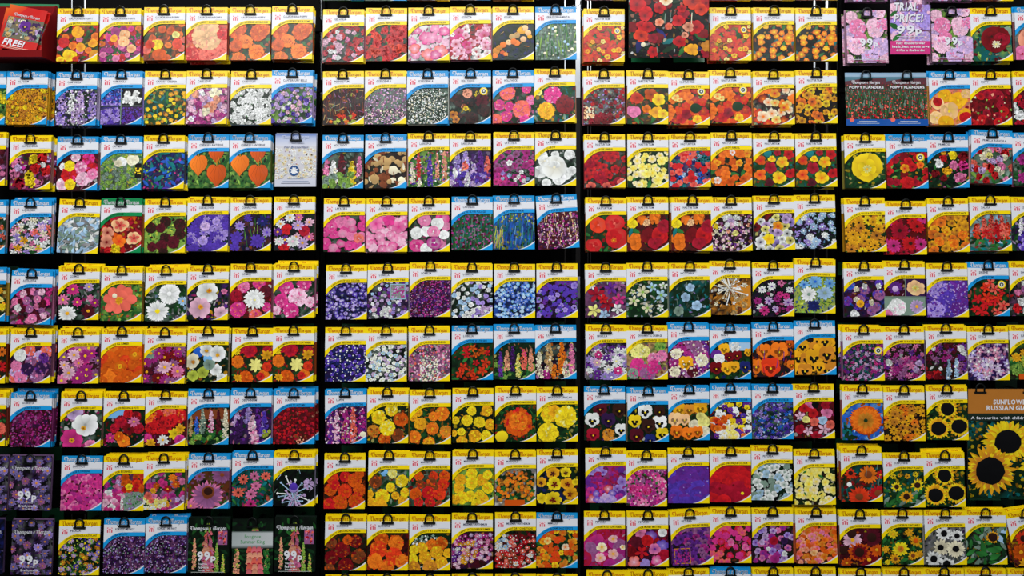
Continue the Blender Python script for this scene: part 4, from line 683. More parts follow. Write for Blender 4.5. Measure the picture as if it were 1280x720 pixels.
PACKETS[(9,3)] = '''
730,638.8,0~Y~PETUNIA~PERFECT FOR PATIO CONTAINERS~cr,mg,hp|c 12 9 hp,cr,mg,mv mg|s @22,44,7;36,34,6;36,52,7;20,57,7;48,44,4 0 cw,lp go|c @8,44,7 0 mg,mv~magenta petunias with cream centres~0
783.7,639,0~Y~PETUNIA~VALUE FOR MONEY MIXTURE~ma,dp,cr|s @16,26,8 0 pk|s @30,30,8;44,42,8;22,64,7 0 pu,vi,lv lv|c @44,26,6 0 lb,wh|c @12,38,8;5,50,7 0 ma,dr|c @25,36,8;46,54,8 0 rd,cr|x @18,50,9 0 wh,rd,cr cr|s @34,46,8 0 pk,ll pu|s @8,62,8;36,60,7 0 co,hp lp~mixed purple, red and striped petunias~1
836.6,637.5,-2.5~Y~PETUNIA~TOP PERFORMING TRAILING SURFINIA~dp,dg,db|s 40 5 pu,mg,pu,mv dp|q @3,46,23,65 0 am|q @4,47,22,64 0 dp|t{4,47,22,64} 30 1.5 pu,mg~purple trailing petunias with inset picture~2
887,634.7,0~Y~PETUNIA~VIGOROUS TRAILING SURFINIA~db,dg,br|s 30 4.5 co,hp,rd,co hp|s @20,34,5;26,42,5;40,30,5;44,48,5;8,58,5;36,58,5 0 co,pk,hp hp~coral pink trailing petunias~2
939.4,634.7,0~Y~PETUNIA~THE PERFECT BASKET MIXTURE~db,dp,dg|s 28 4.5 ll,mv,lv,mg,pk pu|s @16,34,4;12,42,4;40,56,4;20,50,3 0 wh,ll|c @27,40,6 0 cr|c @40,40,5 0 nb,dp|c @28,62,6 0 mg~lilac and plum petunia mixture~1
993.4,635.6,-.5~Y~PHLOX~IDEAL FOR BORDERS & CONTAINERS~br,do,dg|s 54 4.2 co,or,sa,am,pk,do do|s @20,34,5;22,54,5 0 pe,cw,pk am~apricot and salmon phlox~3
'''
PACKETS[(9,4)] = '''
1048.4,638,0~Y~SUNFLOWER~AMAZING COLOUR RANGE~ma,dr,db|d @36,60,12;46,48,10 0 dr,do|d @40,33,13 0 dr,ma,br|e @40,33,6 0 db|d @16,36,12 0 mv,mg,lp|e @15,28,6 0 db|d @24,51,15 0 am,ye,do|d @24,51,11 0 do,dr|e @24,51,6 0 db|d @8,64,8 0 go,do|e @4,48,6 0 db~bronze and plum-coloured sunflowers~1
1101,637,0~Y~SUNFLOWER~GOOD FOR BORDERS & CONTAINERS~dg,bk,gr|l 20 5 dg,gr|d @14,30,7;34,28,6;46,54,5 0 ye,go|d @23,48,11 0 ye,go|r @23,48,4 0 or,am|d @42,38,8;38,56,7;16,60,7 0 ye,go am|e @42,38,3;38,56,2.5;16,60,2.5 0 br,do|d @4,48,5;6,64,4 0 ye,go~yellow sunflowers with orange centres~1
1154.4,637,0~Y~SUNFLOWER~PACKED OUT CUT OR SMALL FLOWERS~gy,dp,dg|d @24,29,10;40,32,9;20,46,11;38,48,12;10,60,11;26,66,10 0 wh,cw,wh|e @24,29,4;40,32,3.5;19,46,4;38,48,4.5;10,60,4.5;26,66,5 0 db,bk~white sunflowers with dark centres~1
1205,636.6,0~Y~SUNFLOWER~IDEAL FOR CHILDREN~dg,db,gg|q @40,24,51,42 0 lb|l 34 6 gg,dg,gr,dg|l @22,48,10;34,50,9;20,54,8;36,58,8 0 gg,gr|d @34,34,9 0 ye,go,am|e @34,34,6 0 br,db~one sunflower above large grey-green leaves~2
1255.6,637,-9~Y~SUNFLOWER~STRIKING BLOOM COLOURS~br,do,ma|d @16,34,10;10,50,12 0 do,sc,or|e @16,34,4 0 db|d @32,48,14 0 ye,go|d @12,64,8 0 go~tilted packet of orange and yellow sunflowers~2
'''
PACKETS[(10,2)] = '''
407,718,0~Y~~~dg~hidden~0
459.4,718,0~Y~~~dg~hidden~0
512,718,0~Y~~~dg~hidden~0
565,717,0~Y~~~dg~hidden~0
619,717,0~Y~~~dg~hidden~0
670.6,717.3,0~Y~~~dg~hidden~0
'''
PACKETS[(10,3)] = '''
733,714,0~Y~~~dg~hidden~1
784,713,0~Y~~~dg~hidden~1
835,710.6,-1~Y~~~dg~hidden~1
887,710,0~B~~~dg~hidden~1
940,709.7,0~Y~~~dg~hidden~1
993,709.7,0~Y~~~dg~hidden~1
'''
PACKETS[(10,4)] = '''
1049,710.6,0~Y~~~dg~hidden~1
1103,710.6,0~Y~~~dg~hidden~1
1153,710,0~Y~~~dg~hidden~1
1205,710,0~Y~~~dg~hidden~1
1259,710,0~Y~~~dg~hidden~1
'''
PACKETS[(0,2)] = '''
405,-65,0~B~~~dg,gr~hidden~1
457.5,-64.5,0~B~~~dg,gr~hidden~1
510,-65,0~Y~~~db,br~hidden~1
562.7,-65,0~B~~~bk,br~hidden~0
616,-65.5,0~Y~~~am,br~hidden~1
669,-66,0~Y~~~br,db~hidden~0
'''
PACKETS[(0,3)] = '''
731,-65,0~Y~~~dr,ma~hidden~1
887,-65,0~Y~~~dr,rd~hidden~1
941,-65,0~Y~~~am,br~hidden~1
994,-65,0~Y~~~br,or~hidden~0
'''
PACKETS[(0,4)] = '''
1057,-63.5,0~PEONY~~~dg,mv|r 9 8 ll,pk,mv~hidden~1
1163,-64,0~PEONY~~~dg,mv|r 9 8 ll,pk,mv~hidden~1
1212,-64,0~Y~~~br,ma~hidden~1
'''

# ------------------------------------------------------------------ structure: wall behind, floor
zb = PZ(121, 0.6)
structure('wall_back', mesh_boxes('wall_back', [(-2.6, 2.6, 0.62, 0.7, zb, 3.1)], M_WALL))
structure('trim_1', mesh_boxes('trim_1', [(-2.6, 2.6, 0.612, 0.7, 0, zb)], M_DARKWALL))
structure('floor', mesh_boxes('floor', [(-4.0, 4.0, -5.5, 0.7, -0.05, 0)], M_FLOOR))

# ------------------------------------------------------------------ display racks, one per bay
ROWY = {0: -68, 1: 10, 2: 89, 3: 168, 4: 247, 5: 329, 6: 408, 7: 484, 8: 564, 9: 640, 10: 711}
BAYS = {1: (-50, 402, [(88, 90.5), (104, 107.5), (398.5, 402)]), 2: (403, 719.5, [(705.6, 707.2)]),
        3: (725.5, 1046, [(734.2, 735.6), (737.6, 739), (1017, 1020), (1032, 1040.5)]), 4: (1047, 1330, [])}
BAYNAME = {1: 'left', 2: 'second', 3: 'third', 4: 'right'}
ROWNAME = {0: 'cropped', 1: 'top', 2: 'second', 3: 'third', 4: 'fourth', 5: 'fifth', 6: 'sixth', 7: 'seventh', 8: 'eighth', 9: 'ninth', 10: 'bottom'}
RACKTXT = {1: 'black hanging rack at the left, carrying the red leaflet box', 2: 'black hanging rack second from left, all six columns of packets',
           3: 'black hanging rack third from left, below the large nasturtium card', 4: 'black hanging rack at the right, carrying the big sunflower card'}
ZTOP, ZLOW = PZ(-80, .13), PZ(770, .13)
for b, (xa, xb, slits) in BAYS.items():
    xm = PX((xa + xb) / 2, .13)
    rack = thing('display_rack', RACKTXT[b], 'rack', (xm, .13, 0), group='black packet racks side by side')
    edges = [xa] + [v for s in slits for v in s] + [xb]
    for i in range(0, len(edges), 2):
        if edges[i + 1] - edges[i] < .4: continue
        obj('back_panel', mesh_boxes('back_panel', [(PX(edges[i], .13) - xm, PX(edges[i + 1], .13) - xm, 0.0, .006, ZLOW, ZTOP)], M_BLACK), rack)
    for x in ([xa + 3, xb - 3] if b != 3 else [xa + 3, xb - 9]):
        if b == 2 and x > 700: x -= 0
        u = mesh_boxes('upright', [(PX(x, .13) - xm - .005, PX(x, .13) - xm + .005, -.022, -.001, 0, ZTOP + .03)], M_BLACK)
        obj('upright', u, rack)
    for r, ry in ROWY.items():
        z = PZ(ry + 9)
        obj('hanging_bar', mesh_boxes('hanging_bar', [(PX(xa + 1, .1) - xm, PX(xb - 1, .1) - xm, -.0302, -.0225, z - .016, z + .016)], M_BLACK), rack)
    obj('foot', mesh_boxes('foot', [(PX(xa + 2, .13) - xm, PX(xb - 2, .13) - xm, -.3, .1, 0.001, .1)], M_BLACK), rack)

# ------------------------------------------------------------------ shared packet pieces
load_glyphs("ABCDEFGHIJKLMNOPQRSTUVWXYZ0123456789&,!?-.abcdefghijklmnopqrstuvwxyz'", True)
load_glyphs("ABCDEFGHIJKLMNOPQRSTUVWXYZ&,!?-.abcdefghijklmnopqrstuvwxyz", False)
SCHEME = {'Y': (YEL, ORA, lin('4a3c08'), 'yellow-banded'), 'B': (BLU, WHITE, lin('0a3a66'), 'blue-banded'), 'G': (GRN, WHITE, lin('06381c'), 'green-banded')}
HB = 7.3                                   # bottom of the header band
HX0, HX1, HY0, HY1 = 21.5, 29.5, 7.5, 9.9   # the hanging slot
def outer(x): return 16.7 + 12.8 * max(0.0, 1 - x / 24.0) ** 2.0
def inner(x): return 21.3 + 15.6 * max(0.0, 1 - x / 24.0) ** 2.2
NX = [W * i / 16 for i in range(17)]
def band(fa, fb, xs=NX):
    return [[(a, fa(a)), (c, fa(c)), (c, fb(c)), (a, fb(a))] for a, c in zip(xs, xs[1:])]
OV = 0.0026
hdr_mesh, pan_mesh, rib_mesh, cor_mesh, brand_mesh = {}, {}, {}, {}, {}
for k, (base, ink, dark, nm) in SCHEME.items():
    gl = mix(base, C['or'], .14) if k == 'Y' else mul(base, .8)
    hdr_mesh[k] = mesh_polys('header_band', facing([(p, [gl, gl, base, base]) for p, _ in flat([[(0, 0), (W, 0), (W, HB), (0, HB)]], base, OV)]))
    rib = []
    xs = [W * (i / 20) for i in range(21)]
    for q in band(outer, inner, xs):
        a = flat([q], base, OV)[0][0]; rib.append((a, base))
    rib_mesh[k] = mesh_polys('ribbon', facing(rib))
    cor = []
    f1 = lambda x: H - 10.5 * max(0.0, (x - 30) / 21) ** 1.7
    f2 = lambda x: H - 10.5 * max(0.0, (x - 32.4) / 21) ** 1.7
    cx = [30 + 21 * i / 8 for i in range(9)]
    cor += flat(band(f1, lambda x: H, cx), WHITE, OV); cor += flat(band(f2, lambda x: H, cx), base, OV + .0002)
    cor_mesh[k] = mesh_polys('corner_flash', facing(cor))
    bp = brand_polys(3.2, 47.5, 6.4, 5.4)
    lay = flat(bp, ink, OV + .00016)
    if k != 'Y': lay = flat(brand_polys(3.5, 47.8, 6.8, 5.4, 0, .09), mul(base, .3), OV + .0001) + lay
    brand_mesh[k] = mesh_polys('brand_lettering', facing(lay))
wp = [[(0, HB), (W, HB), (W, HY0), (0, HY0)], [(0, HY0), (HX0, HY0), (HX0, HY1), (0, HY1)], [(HX1, HY0), (W, HY0), (W, HY1), (HX1, HY1)], [(0, HY1), (W, HY1), (W, 16.6), (0, 16.6)]]
pan_mesh = mesh_polys('title_panel', facing(flat(wp, WHITE, OV) + flat(band(lambda x: 16.6, lambda x: outer(x) + .05, NX[:12]), WHITE, OV)))
lg = [[(4, 11), (10.6, 11), (10.6, 17.2), (4, 17.2)]]
lg2 = [[(4, 11), (6, 11), (4, 12.6)], [(10.6, 11), (8.6, 11), (10.6, 12.6)], [(4, 17.2), (5.4, 17.2), (5.4, 14), (4, 14)], [(10.6, 17.2), (9.2, 17.2), (9.2, 14), (10.6, 14)],
       [(6.7, 17.2), (7.9, 17.2), (7.9, 13.4), (6.7, 13.4)], [(5.4, 13.2), (7.3, 12.2), (9.2, 13.2), (9.2, 14), (7.3, 13), (5.4, 14)]]
logo_mesh = mesh_polys('logo', facing(flat(lg, lin('f4d8dc'), OV + .0001) + flat(lg2, PINKRED, OV + .0002)))
text_cache = {}
def title_mesh(s):
    if s not in text_cache:
        w = min(30.0, len(s) * 1.85)
        pl = flat(text_polys(s, 14.2, 14.2, 2.4, w), INK, OV + .0001)
        pl += flat([[(14.2, 15.2), (26, 15.2), (26, 15.5), (14.2, 15.5)], [(36, 15.7), (49, 15.7), (49, 16), (36, 16)]], mul(WHITE, .55), OV + .0001)
        text_cache[s] = mesh_polys('title_lettering', facing(pl))
    return text_cache[s]
def slogan_mesh(s, k):
    if (s, k) not in text_cache:
        x0 = 6.5; w = min(41.0, len(s) * 1.55)
        pl = text_polys(s, x0, 0, 2.4, w, True)
        pl = [[(a, b + (outer(a) + inner(a)) / 2 + 1.1) for a, b in p] for p in pl]
        text_cache[(s, k)] = mesh_polys('slogan_lettering', facing(flat(pl, SCHEME[k][2], OV + .0002)))
    return text_cache[(s, k)]

def pouch_mesh(top, mid, low, corner, w=W, h=H, slot=True):
    """a puffed foil pouch: flat printed front, swollen back, crimped edges and a real hanging slot"""
    x2 = w / 2
    xs = [0, 1.5, x2 - 3.5, x2 + 3.5, w - 10, w - 1.5, w]; ys = [0, HB, HY0, HY1, 18, 36 if h > 40 else h * .5, h - 9, h - 1.5, h]
    def colr(x, y):
        if y < HB: return top
        if y < 18: return mid
        if x > w - 10 and y > h - 9: return corner
        return low
    def back(i, j):
        e = i in (0, len(xs) - 1) or j in (0, len(ys) - 1)
        if e: return .0005
        if i in (1, len(xs) - 2) or j in (1, 2, 3, len(ys) - 2): return .0013
        return .0032
    P = []
    pt = lambda i, j, y: ((xs[i] - w / 2) * S, y, (h - ys[j]) * S)
    for i in range(len(xs) - 1):
        for j in range(len(ys) - 1):
            hole = slot and i == 2 and j == 2
            c = colr((xs[i] + xs[i + 1]) / 2, (ys[j] + ys[j + 1]) / 2)
            q = [(i, j), (i, j + 1), (i + 1, j + 1), (i + 1, j)]
            if not hole:
                P.append(([pt(a, b, 0.0) for a, b in q], c)); P.append(([pt(a, b, back(a, b)) for a, b in q[::-1]], c))
            else:
                for (a, b), (d, e) in zip(q, q[1:] + q[:1]): P.append(([pt(a, b, 0), pt(a, b, back(a, b)), pt(d, e, back(d, e)), pt(d, e, 0)], c))
            for k, cond in ((0, i == 0), (2, i == len(xs) - 2), (3, j == 0), (1, j == len(ys) - 2)):
                if cond:
                    (a, b), (d, e) = q[k], q[(k + 1) % 4]
                    P.append(([pt(a, b, 0), pt(a, b, back(a, b)), pt(d, e, back(d, e)), pt(d, e, 0)], c))
    me = mesh_polys('pouch', P)
    import bmesh
    bm = bmesh.new(); bm.from_mesh(me); bmesh.ops.remove_doubles(bm, verts=bm.verts, dist=1e-7); bmesh.ops.recalc_face_normals(bm, faces=bm.faces)
    bm.to_mesh(me); bm.free()
    return me

# ------------------------------------------------------------------ pictures
pic_cache = {}
def picture(spec, scheme):
    key = (spec, scheme)
    if key in pic_cache: return pic_cache[key]
    full = scheme in ('PEONY', 'BRACH', 'FOX', 'FOXBIG', 'FLANDERS', 'PALE')
    P = Pic('p' + spec, top=0.0 if full else PICTOP); R = P.R
    if spec == 'FIELD':
        P.ground([C['gg'], C['gg']]); P.level = 1
        for y0, y1, a, b in ((0, 5, lin('88a8c4'), lin('9cb4c8')), (5, 11, lin('5a8496'), lin('4a6c78')), (11, 22, lin('5c2a30'), lin('4a3430')), (22, 67, lin('3c4434'), lin('2c3c24'))):
            P.add([(0, y0), (W, y0), (W, y1), (0, y1)], [a, a, b, b])
        P.level = 2; P.add([(0, 11), (18, 8), (W, 6.5), (W, 14), (0, 14)], lin('5a3038')); P.level = 3
        for x, y in P.spread(260, 1, (0, 18, W, 60)): P.bloom('k', x, y, 4 + (y - 18) * .08, [C['gr'], C['dg'], C['gg'], C['dg']], None)
        P.level = 6
        for x, y in P.spread(190, 1, (0, 12, W, 59)):
            P.bloom('t', x, y, .5 + (y - 12) * .02, [C['rd'], C['cr'], C['dr'], C['co']], None); P.level += 1
        P.add([(0, 59), (W, 59), (W, H), (0, H)], lin('1450a0')); P.level += 1; P.disc(7, 59.5, 3, C['co'], 10, .1)
    elif spec == 'PALE':
        P.ground([lin('d8d6dc')]); P.level = 1
        P.add([(0, 0), (W, 0), (W, 5), (0, 5)], [lin('4468b0'), lin('4468b0'), lin('a8b4d4'), lin('a8b4d4')]); P.level = 2
        P.add([(0, 5), (W, 5), (W, 16), (0, 16)], [lin('a8b4d4'), lin('a8b4d4'), lin('cfd0da'), lin('cfd0da')]); P.level = 3
        for x, y in P.spread(80, 3, (0, 19, W, 57)): P.bloom('d', x, y, 2.9, [C['wh'], C['cw']], C['am']); P.level += 3
        for x, y in P.spread(24, 3, (0, 20, W, 50)): P.bloom('t', x, y, .7, [C['mv'], C['bk'], C['lg']], None)
        P.level += 2; P.add([(0, 58), (W, 56), (W, H), (0, H)], [lin('c6c8d4')] * 4); P.level += 1
        P.disc(24, 47, 6.4, lin('1c4c84'), 18, 0); P.level += 1
        P.bloom('x8', 24, 47, 5.4, [WHITE], C['wh'])
    elif spec in ('FOX', 'FOXBIG'):
        P.ground([lin('0c1a10'), lin('123018'), lin('101412')]); P.level = 1
        big = spec == 'FOXBIG'; k = 1.55 if big else 1.0
        for x, y in P.spread(46, 4, (0, 4, W, H)): P.bloom('l', x, y, R.uniform(3, 6), [C['dg'], C['bk'], C['dg'], mul(C['gr'], .6)], None); P.level += 1
        for sx, sy in ((8, 26), (36, 32), (44, 46)) if not big else ((6, 36), (44, 38)):
            P.bloom('v', sx, sy, 3 * k, [C['lg'], C['yg'], C['gr'], C['sa']], None, 36); P.level += 3
        cx = 25 if not big else 28; y = 8 if not big else 12
        while y < H + 3:
            f = min(1, (y - 6) / 34); ww = (1.5 + 5.5 * f) * k
            cols = [C['lg'], C['yg']] if y < 16 else [C['co'], C['pk'], C['sa'], lin('e8707c')]
            for s in ((-1, .5) if int(y) % 2 else (-.5, 1)) if f < .8 else ((-1, 0, 1) if int(y) % 2 else (-.55, .5)):
                x = cx + s * ww * .6 + R.uniform(-.8, .8); r = (1.3 + 1.9 * f) * k * R.uniform(.85, 1.1); c = mul(R.choice(cols), R.uniform(.6, 1.15)); lean = s * r * .5
                P.add([(x - r * .45, y - r), (x + r * .45, y - r), (x + r * .9 + lean, y + r * .9), (x + lean, y + r * 1.3), (x - r * .9 + lean, y + r * .9)], [mul(c, .45), mul(c, .5), c, mul(c, 1.25), mul(c, .9)])
                P.level += 1
                if y > 20: P.disc(x + lean, y + r * .8, r * .5, mul(C['cr'], .6), 6, .1, 0, .6)
                P.level += 1
            y += 2.6 * k
        if not big:
            P.add([(37, 16), (49, 16), (49, 33), (37, 33)], C['mv']); P.level += 1
            for _ in range(26):
                P.bloom('t', R.uniform(38, 48), R.uniform(17, 32), 1.4, [C['pk'], C['co'], C['cr'], C['dg']], None); P.level += 1
        else:
            P.add([(0, 15), (W, 15), (W, 17), (0, 17)], [lin('1a2a20'), lin('1a2a20'), lin('a0aaa8'), lin('a0aaa8')]); P.level += 1
            P.add([(0, 17), (W, 17), (W, 32), (0, 32)], [lin('a0aaa8'), lin('c0c4c4'), lin('c4c8c8'), lin('a8b0b0')]); P.level += 1
            P.add([(0, 32), (W, 32), (W, 36), (0, 36)], [lin('a8b0b0'), lin('a8b0b0'), lin('283028'), lin('283028')]); P.level += 1
            for y in (38, 45, 52, 59, 65):
                for s in (-1, 0, 1):
                    x = 28 + s * (4 + .05 * y) + (y % 2); c = P.jit(R.choice([C['co'], C['sa'], lin('e8707c')]), .1); r = 4.2
                    P.add([(x - 2, y - 4), (x + 2, y - 4), (x + r, y + 3), (x, y + 4.6), (x - r, y + 3)], [mul(c, .7), mul(c, .7), c, mul(c, 1.2), c]); P.level += 1
                    P.disc(x, y + 2.8, 2.5, C['cr'], 7, .1, 0, .5); P.level += 1
    else:
        P.recipe(spec)
    pic_cache[key] = (mesh_polys('picture', facing(P.polys())), {'FOX': lin('14201a'), 'FOXBIG': lin('14201a'), 'FIELD': lin('2a3428'), 'PALE': lin('a8aab8')}.get(spec, P.mean()))
    return pic_cache[key]
def big_text(items, y=OV):
    pl = []
    for i, (pp, c) in enumerate(items): pl += flat(pp, c, y + .0001 * i)
    return mesh_polys('lettering', facing(pl))
SM = lambda y, a=8, b=43: [[(a, y), (b, y), (b, y + .5), (a, y + .5)]]
FULL_TEXT = {}
def full_lettering(scheme):
    if scheme in FULL_TEXT: return FULL_TEXT[scheme]
    sh = lin('281830'); it = []
    if scheme == 'PEONY':
        it = [(text_polys('99', 16.6, 46.6, 9.6, 16), sh), (text_polys('99', 16, 46, 9.6, 16), WHITE), (text_polys('p', 32.8, 46, 6.6, 5.4), WHITE),
              (text_polys('Trial', 25, 51.5, 2.4, 8, align='C'), WHITE), (text_polys('Price', 34, 57, 2.4, 8, align='C'), sh), (SM(62.5, 6, 47), WHITE), (SM(64.3, 6, 47), lin('b04070'))]
    elif scheme == 'BRACH':
        it = [(brand_polys(3, 48, 17, 5), WHITE), (text_polys('99', 10.5, 53.5, 10, 17), WHITE), (text_polys('p', 28.5, 53.5, 7.2, 6), WHITE),
              (text_polys('Trial Price', 24, 58.3, 2.2, 13, align='C'), lin('b8b0c0')), (text_polys('Brachyscome', 24, 62.6, 2.8, 22, align='C'), lin('d4d0d8')),
              (text_polys('Little Missy', 24, 66, 2.2, 14, align='C'), lin('b8b0c0'))]
    elif scheme == 'FOX':
        it = [(brand_polys(2.5, 48, 15, 5), WHITE), (text_polys('99', 12, 52, 10.6, 16), WHITE), (text_polys('p', 29, 52, 7.4, 6.4), WHITE),
              (text_polys('Trial Price', 19, 57.4, 2.2, 11, align='C'), WHITE), (text_polys('Foxglove', 20, 61.8, 3, 13, align='C'), WHITE), (text_polys('Summer King', 21, 64.8, 2, 15, align='C'), WHITE), (SM(66, 5, 46), lin('c0c8c0'))]
    elif scheme == 'FOXBIG':
        g = lin('4e9a5c')
        it = [(text_polys('Foxglove', 26, 23.5, 4.2, 20, align='C', bold=False), g), (text_polys('Summer King', 26, 29.8, 4.2, 30, align='C', bold=False), g)]
    elif scheme == 'FLANDERS':
        it = [(brand_polys(8, 43, 14.2, 4.2), WHITE), (text_polys('POPPY FLANDERS', 26, 20.2, 3, 43, align='C'), WHITE), (SM(61.5, 16, 38), WHITE), (SM(64, 13, 41), lin('c0d0e8'))]
    else:
        it = [(brand_polys(9, 42, 6, 3.6), lin('d8def0')), (SM(12, 20, 36), lin('8890a8')), (text_polys('For Butterflies', 26, 18.5, 3, 30, align='C', bold=False, italic=.3), lin('506090')),
              (SM(57, 16, 36), lin('7888a8')), (SM(60, 10, 42), lin('7888a8')), (SM(62.5, 8, 44), lin('404c6c'))]
    FULL_TEXT[scheme] = big_text(it); return FULL_TEXT[scheme]

# ------------------------------------------------------------------ packets and hooks
TILT = math.radians(-4.0)
hook_loop_path = [(-5.2 * S, 0, 0), (-5.2 * S, 0, 5.2 * S)] + [(-5.2 * S * math.cos(t), 0, (5.2 + 5.6 * math.sin(t)) * S) for t in [math.pi * i / 10 for i in range(1, 10)]] + [(5.2 * S, 0, 5.2 * S), (5.2 * S, 0, 0)]
LOOP = tube_mesh('loop', [hook_loop_path], .0021, M_WIRE, 8)
FOOT = mesh_boxes('foot_bar', [(-7.4 * S, 7.4 * S, -.0021, .0021, -.002, .002)], M_WIRE)
PRONG = mesh_boxes('prong', [(-.0042, .0042, .0022, .1045, -.0012, .0012)], M_WIRE)
PLATE = mesh_boxes('back_plate', [(-14 * S, 14 * S, .1005, .1045, -8 * S, 9 * S)], M_DKGREEN)
def hook(px, py, label, plate=True):
    h = thing('display_hook', label, 'hook', (PX(px), -.0070, PZ(py)), group='black loop hooks holding the packets')
    obj('loop', LOOP, h); obj('foot_bar', FOOT, h); obj('prong', PRONG, h)
    if plate: obj('back_plate', PLATE, h, label='dark green back plate')
    return h
RND = random.Random(7)
def place(px, py, roll, y=0.0, h=H):
    e = Euler((TILT, math.radians(roll), 0), 'XYZ')
    p = Vector((PX(px + W / 2), y, PZ(py))) + e.to_matrix() @ Vector((0, 0, -h * S))
    return tuple(p), tuple(e)
def fill(root, scheme, title, slogan, spec, row):
    pm, mean = picture(spec, scheme)
    if scheme in SCHEME:
        base = SCHEME[scheme][0]
        key = ('pouch', scheme, spec)
        if key not in text_cache: text_cache[key] = pouch_mesh(base, WHITE, mean, base)
        obj('pouch', text_cache[key], root)
        if row > 0:
            hb = obj('header_band', hdr_mesh[scheme], root); obj('brand_lettering', brand_mesh[scheme], hb)
        if row > 0:
            tp = obj('title_panel', pan_mesh, root)
            if row < 10: obj('logo', logo_mesh, tp)
        if row > 0 and title: obj('title_lettering', title_mesh(title), tp)
        if row < 10:
            obj('picture', pm, root)
            obj('corner_flash', cor_mesh[scheme], root)
        if 0 < row < 10:
            rb = obj('ribbon', rib_mesh[scheme], root)
            if slogan: obj('slogan_lettering', slogan_mesh(slogan, scheme), rb)
    else:
        key = ('pouch', scheme, spec)
        if key not in text_cache: text_cache[key] = pouch_mesh(mean, mean, mean, mean)
        obj('pouch', text_cache[key], root); obj('picture', pm, root)
        obj('lettering', full_lettering(scheme), root)
def words(s): return len(s.split())
def fit(base, *tails):
    for t in tails:
        if words(base + t) <= 16: return base + t
    return base
GROUP = {r: 'seed packets hanging in the %s row' % ROWNAME[r] for r in ROWNAME}
entries = []
for (row, bay), block in PACKETS.items():
    for i, line in enumerate(block.strip().split('\n')):
        pos, scheme, title, slogan, spec, desc, nrear = line.split('~')
        x, y, roll = (float(v) for v in pos.split(','))
        entries.append(dict(row=row, bay=bay, i=i, x=x, y=y, roll=roll, scheme=scheme, title=title, slogan=slogan, spec=spec, desc=desc, n=int(nrear)))
for e in entries:
    if e['desc'] == 'hidden':
        near = min((f for f in entries if f['row'] == (1 if e['row'] == 0 else 9)), key=lambda f: abs(f['x'] - e['x']))
        e['desc'] = near['desc']
stock = []
ranked = sorted([e for e in entries if e['n'] >= 2 and 0 < e['row'] < 10], key=lambda e: -(e['n'] * 100 + abs(e['x'] - 600) * .3 + abs(e['y'] - 310) * .4))[:52]
chosen = {id(e) for e in ranked}
for e in entries:
    sch = SCHEME.get(e['scheme'], (None, None, None, 'full-picture'))[3]
    where = ', %s row of the %s rack' % (ROWNAME[e['row']], BAYNAME[e['bay']])
    if e['row'] == 0: lab = fit('packet cut by the top edge, above the %s' % e['desc'])
    elif e['row'] == 10: lab = fit('%s packet at lower edge, under the %s' % (sch, e['desc']))
    else: lab = fit('%s seed packet showing %s' % (sch, e['desc']), where, ', %s row' % ROWNAME[e['row']])
    loc, rot = place(e['x'], e['y'], e['roll'] + RND.uniform(-.35, .35))
    e['loc'] = loc
    p = thing('seed_packet', lab, 'seed packet', loc, rot, GROUP[e['row']])
    fill(p, e['scheme'], e['title'], e['slogan'], e['spec'], e['row'])
    # stock behind: toward the back of the hook, each a little askew
    for k in range(e['n']):
        dx, dz = RND.uniform(-1.2, 1.2), RND.uniform(-1.3, 1.3)
        last = k == e['n'] - 1
        yy = .0048 * (k + 1)
        if last and id(e) in chosen:
            sx = 1.6 if e['x'] < 600 else -1.6
            l2, r2 = place(e['x'] + sx + dx, e['y'] + (2.0 if e['y'] < 250 else -2.6) + dz, e['roll'] + RND.uniform(-1.2, 1.2), yy)
            q = thing('seed_packet', fit('rear packet peeping out behind the %s' % e['desc'], ''), 'seed packet', l2, r2, 'rear packets peeping out of their stacks')
            fill(q, e['scheme'], '', '', e['spec'], e['row'])
        else:
            l2, r2 = place(e['x'] + dx, e['y'] + dz, e['roll'] + RND.uniform(-.8, .8), yy)
            stock.append((l2, r2, e))
    if e['row'] > 0:
        hl = fit('black loop hook through the packet of %s' % e['desc'], where, ', %s row' % ROWNAME[e['row']])
        if e['row'] == 10: hl = fit('black hook at the lower edge, under the %s' % e['desc'])
        hook(e['x'] + W / 2 + RND.uniform(-.6, .4), e['y'] + 8.7, hl, e['row'] >= 5)
SP = []
for l, r, e in stock:
    mt = Euler(r, 'XYZ').to_matrix(); off = Vector(l)
    base = SCHEME[e['scheme']][0] if e['scheme'] in SCHEME else picture(e['spec'], e['scheme'])[1]
    mid = WHITE if e['scheme'] in SCHEME else base
    low = picture(e['spec'], e['scheme'])[1]
    x = W / 2
    for x0, x1, y0, y1, c in ((-x, x, 0, HB, base), (-x, x, HB, 19, mid), (-x, x, 19, H - 7, low), (-x, x - 16, H - 7, H, low), (x - 16, x, H - 7, H, base)):
        for f in box_faces(x0 * S, x1 * S, 0, .0034, (H - y1) * S, (H - y0) * S):
            SP.append(([tuple(mt @ Vector(v) + off) for v in f], c))
so = thing('packet_stock', 'rows of further packets stacked on the hooks behind the front ones', 'packets', me=mesh_polys('packet_stock', SP))
so['kind'] = 'stuff'

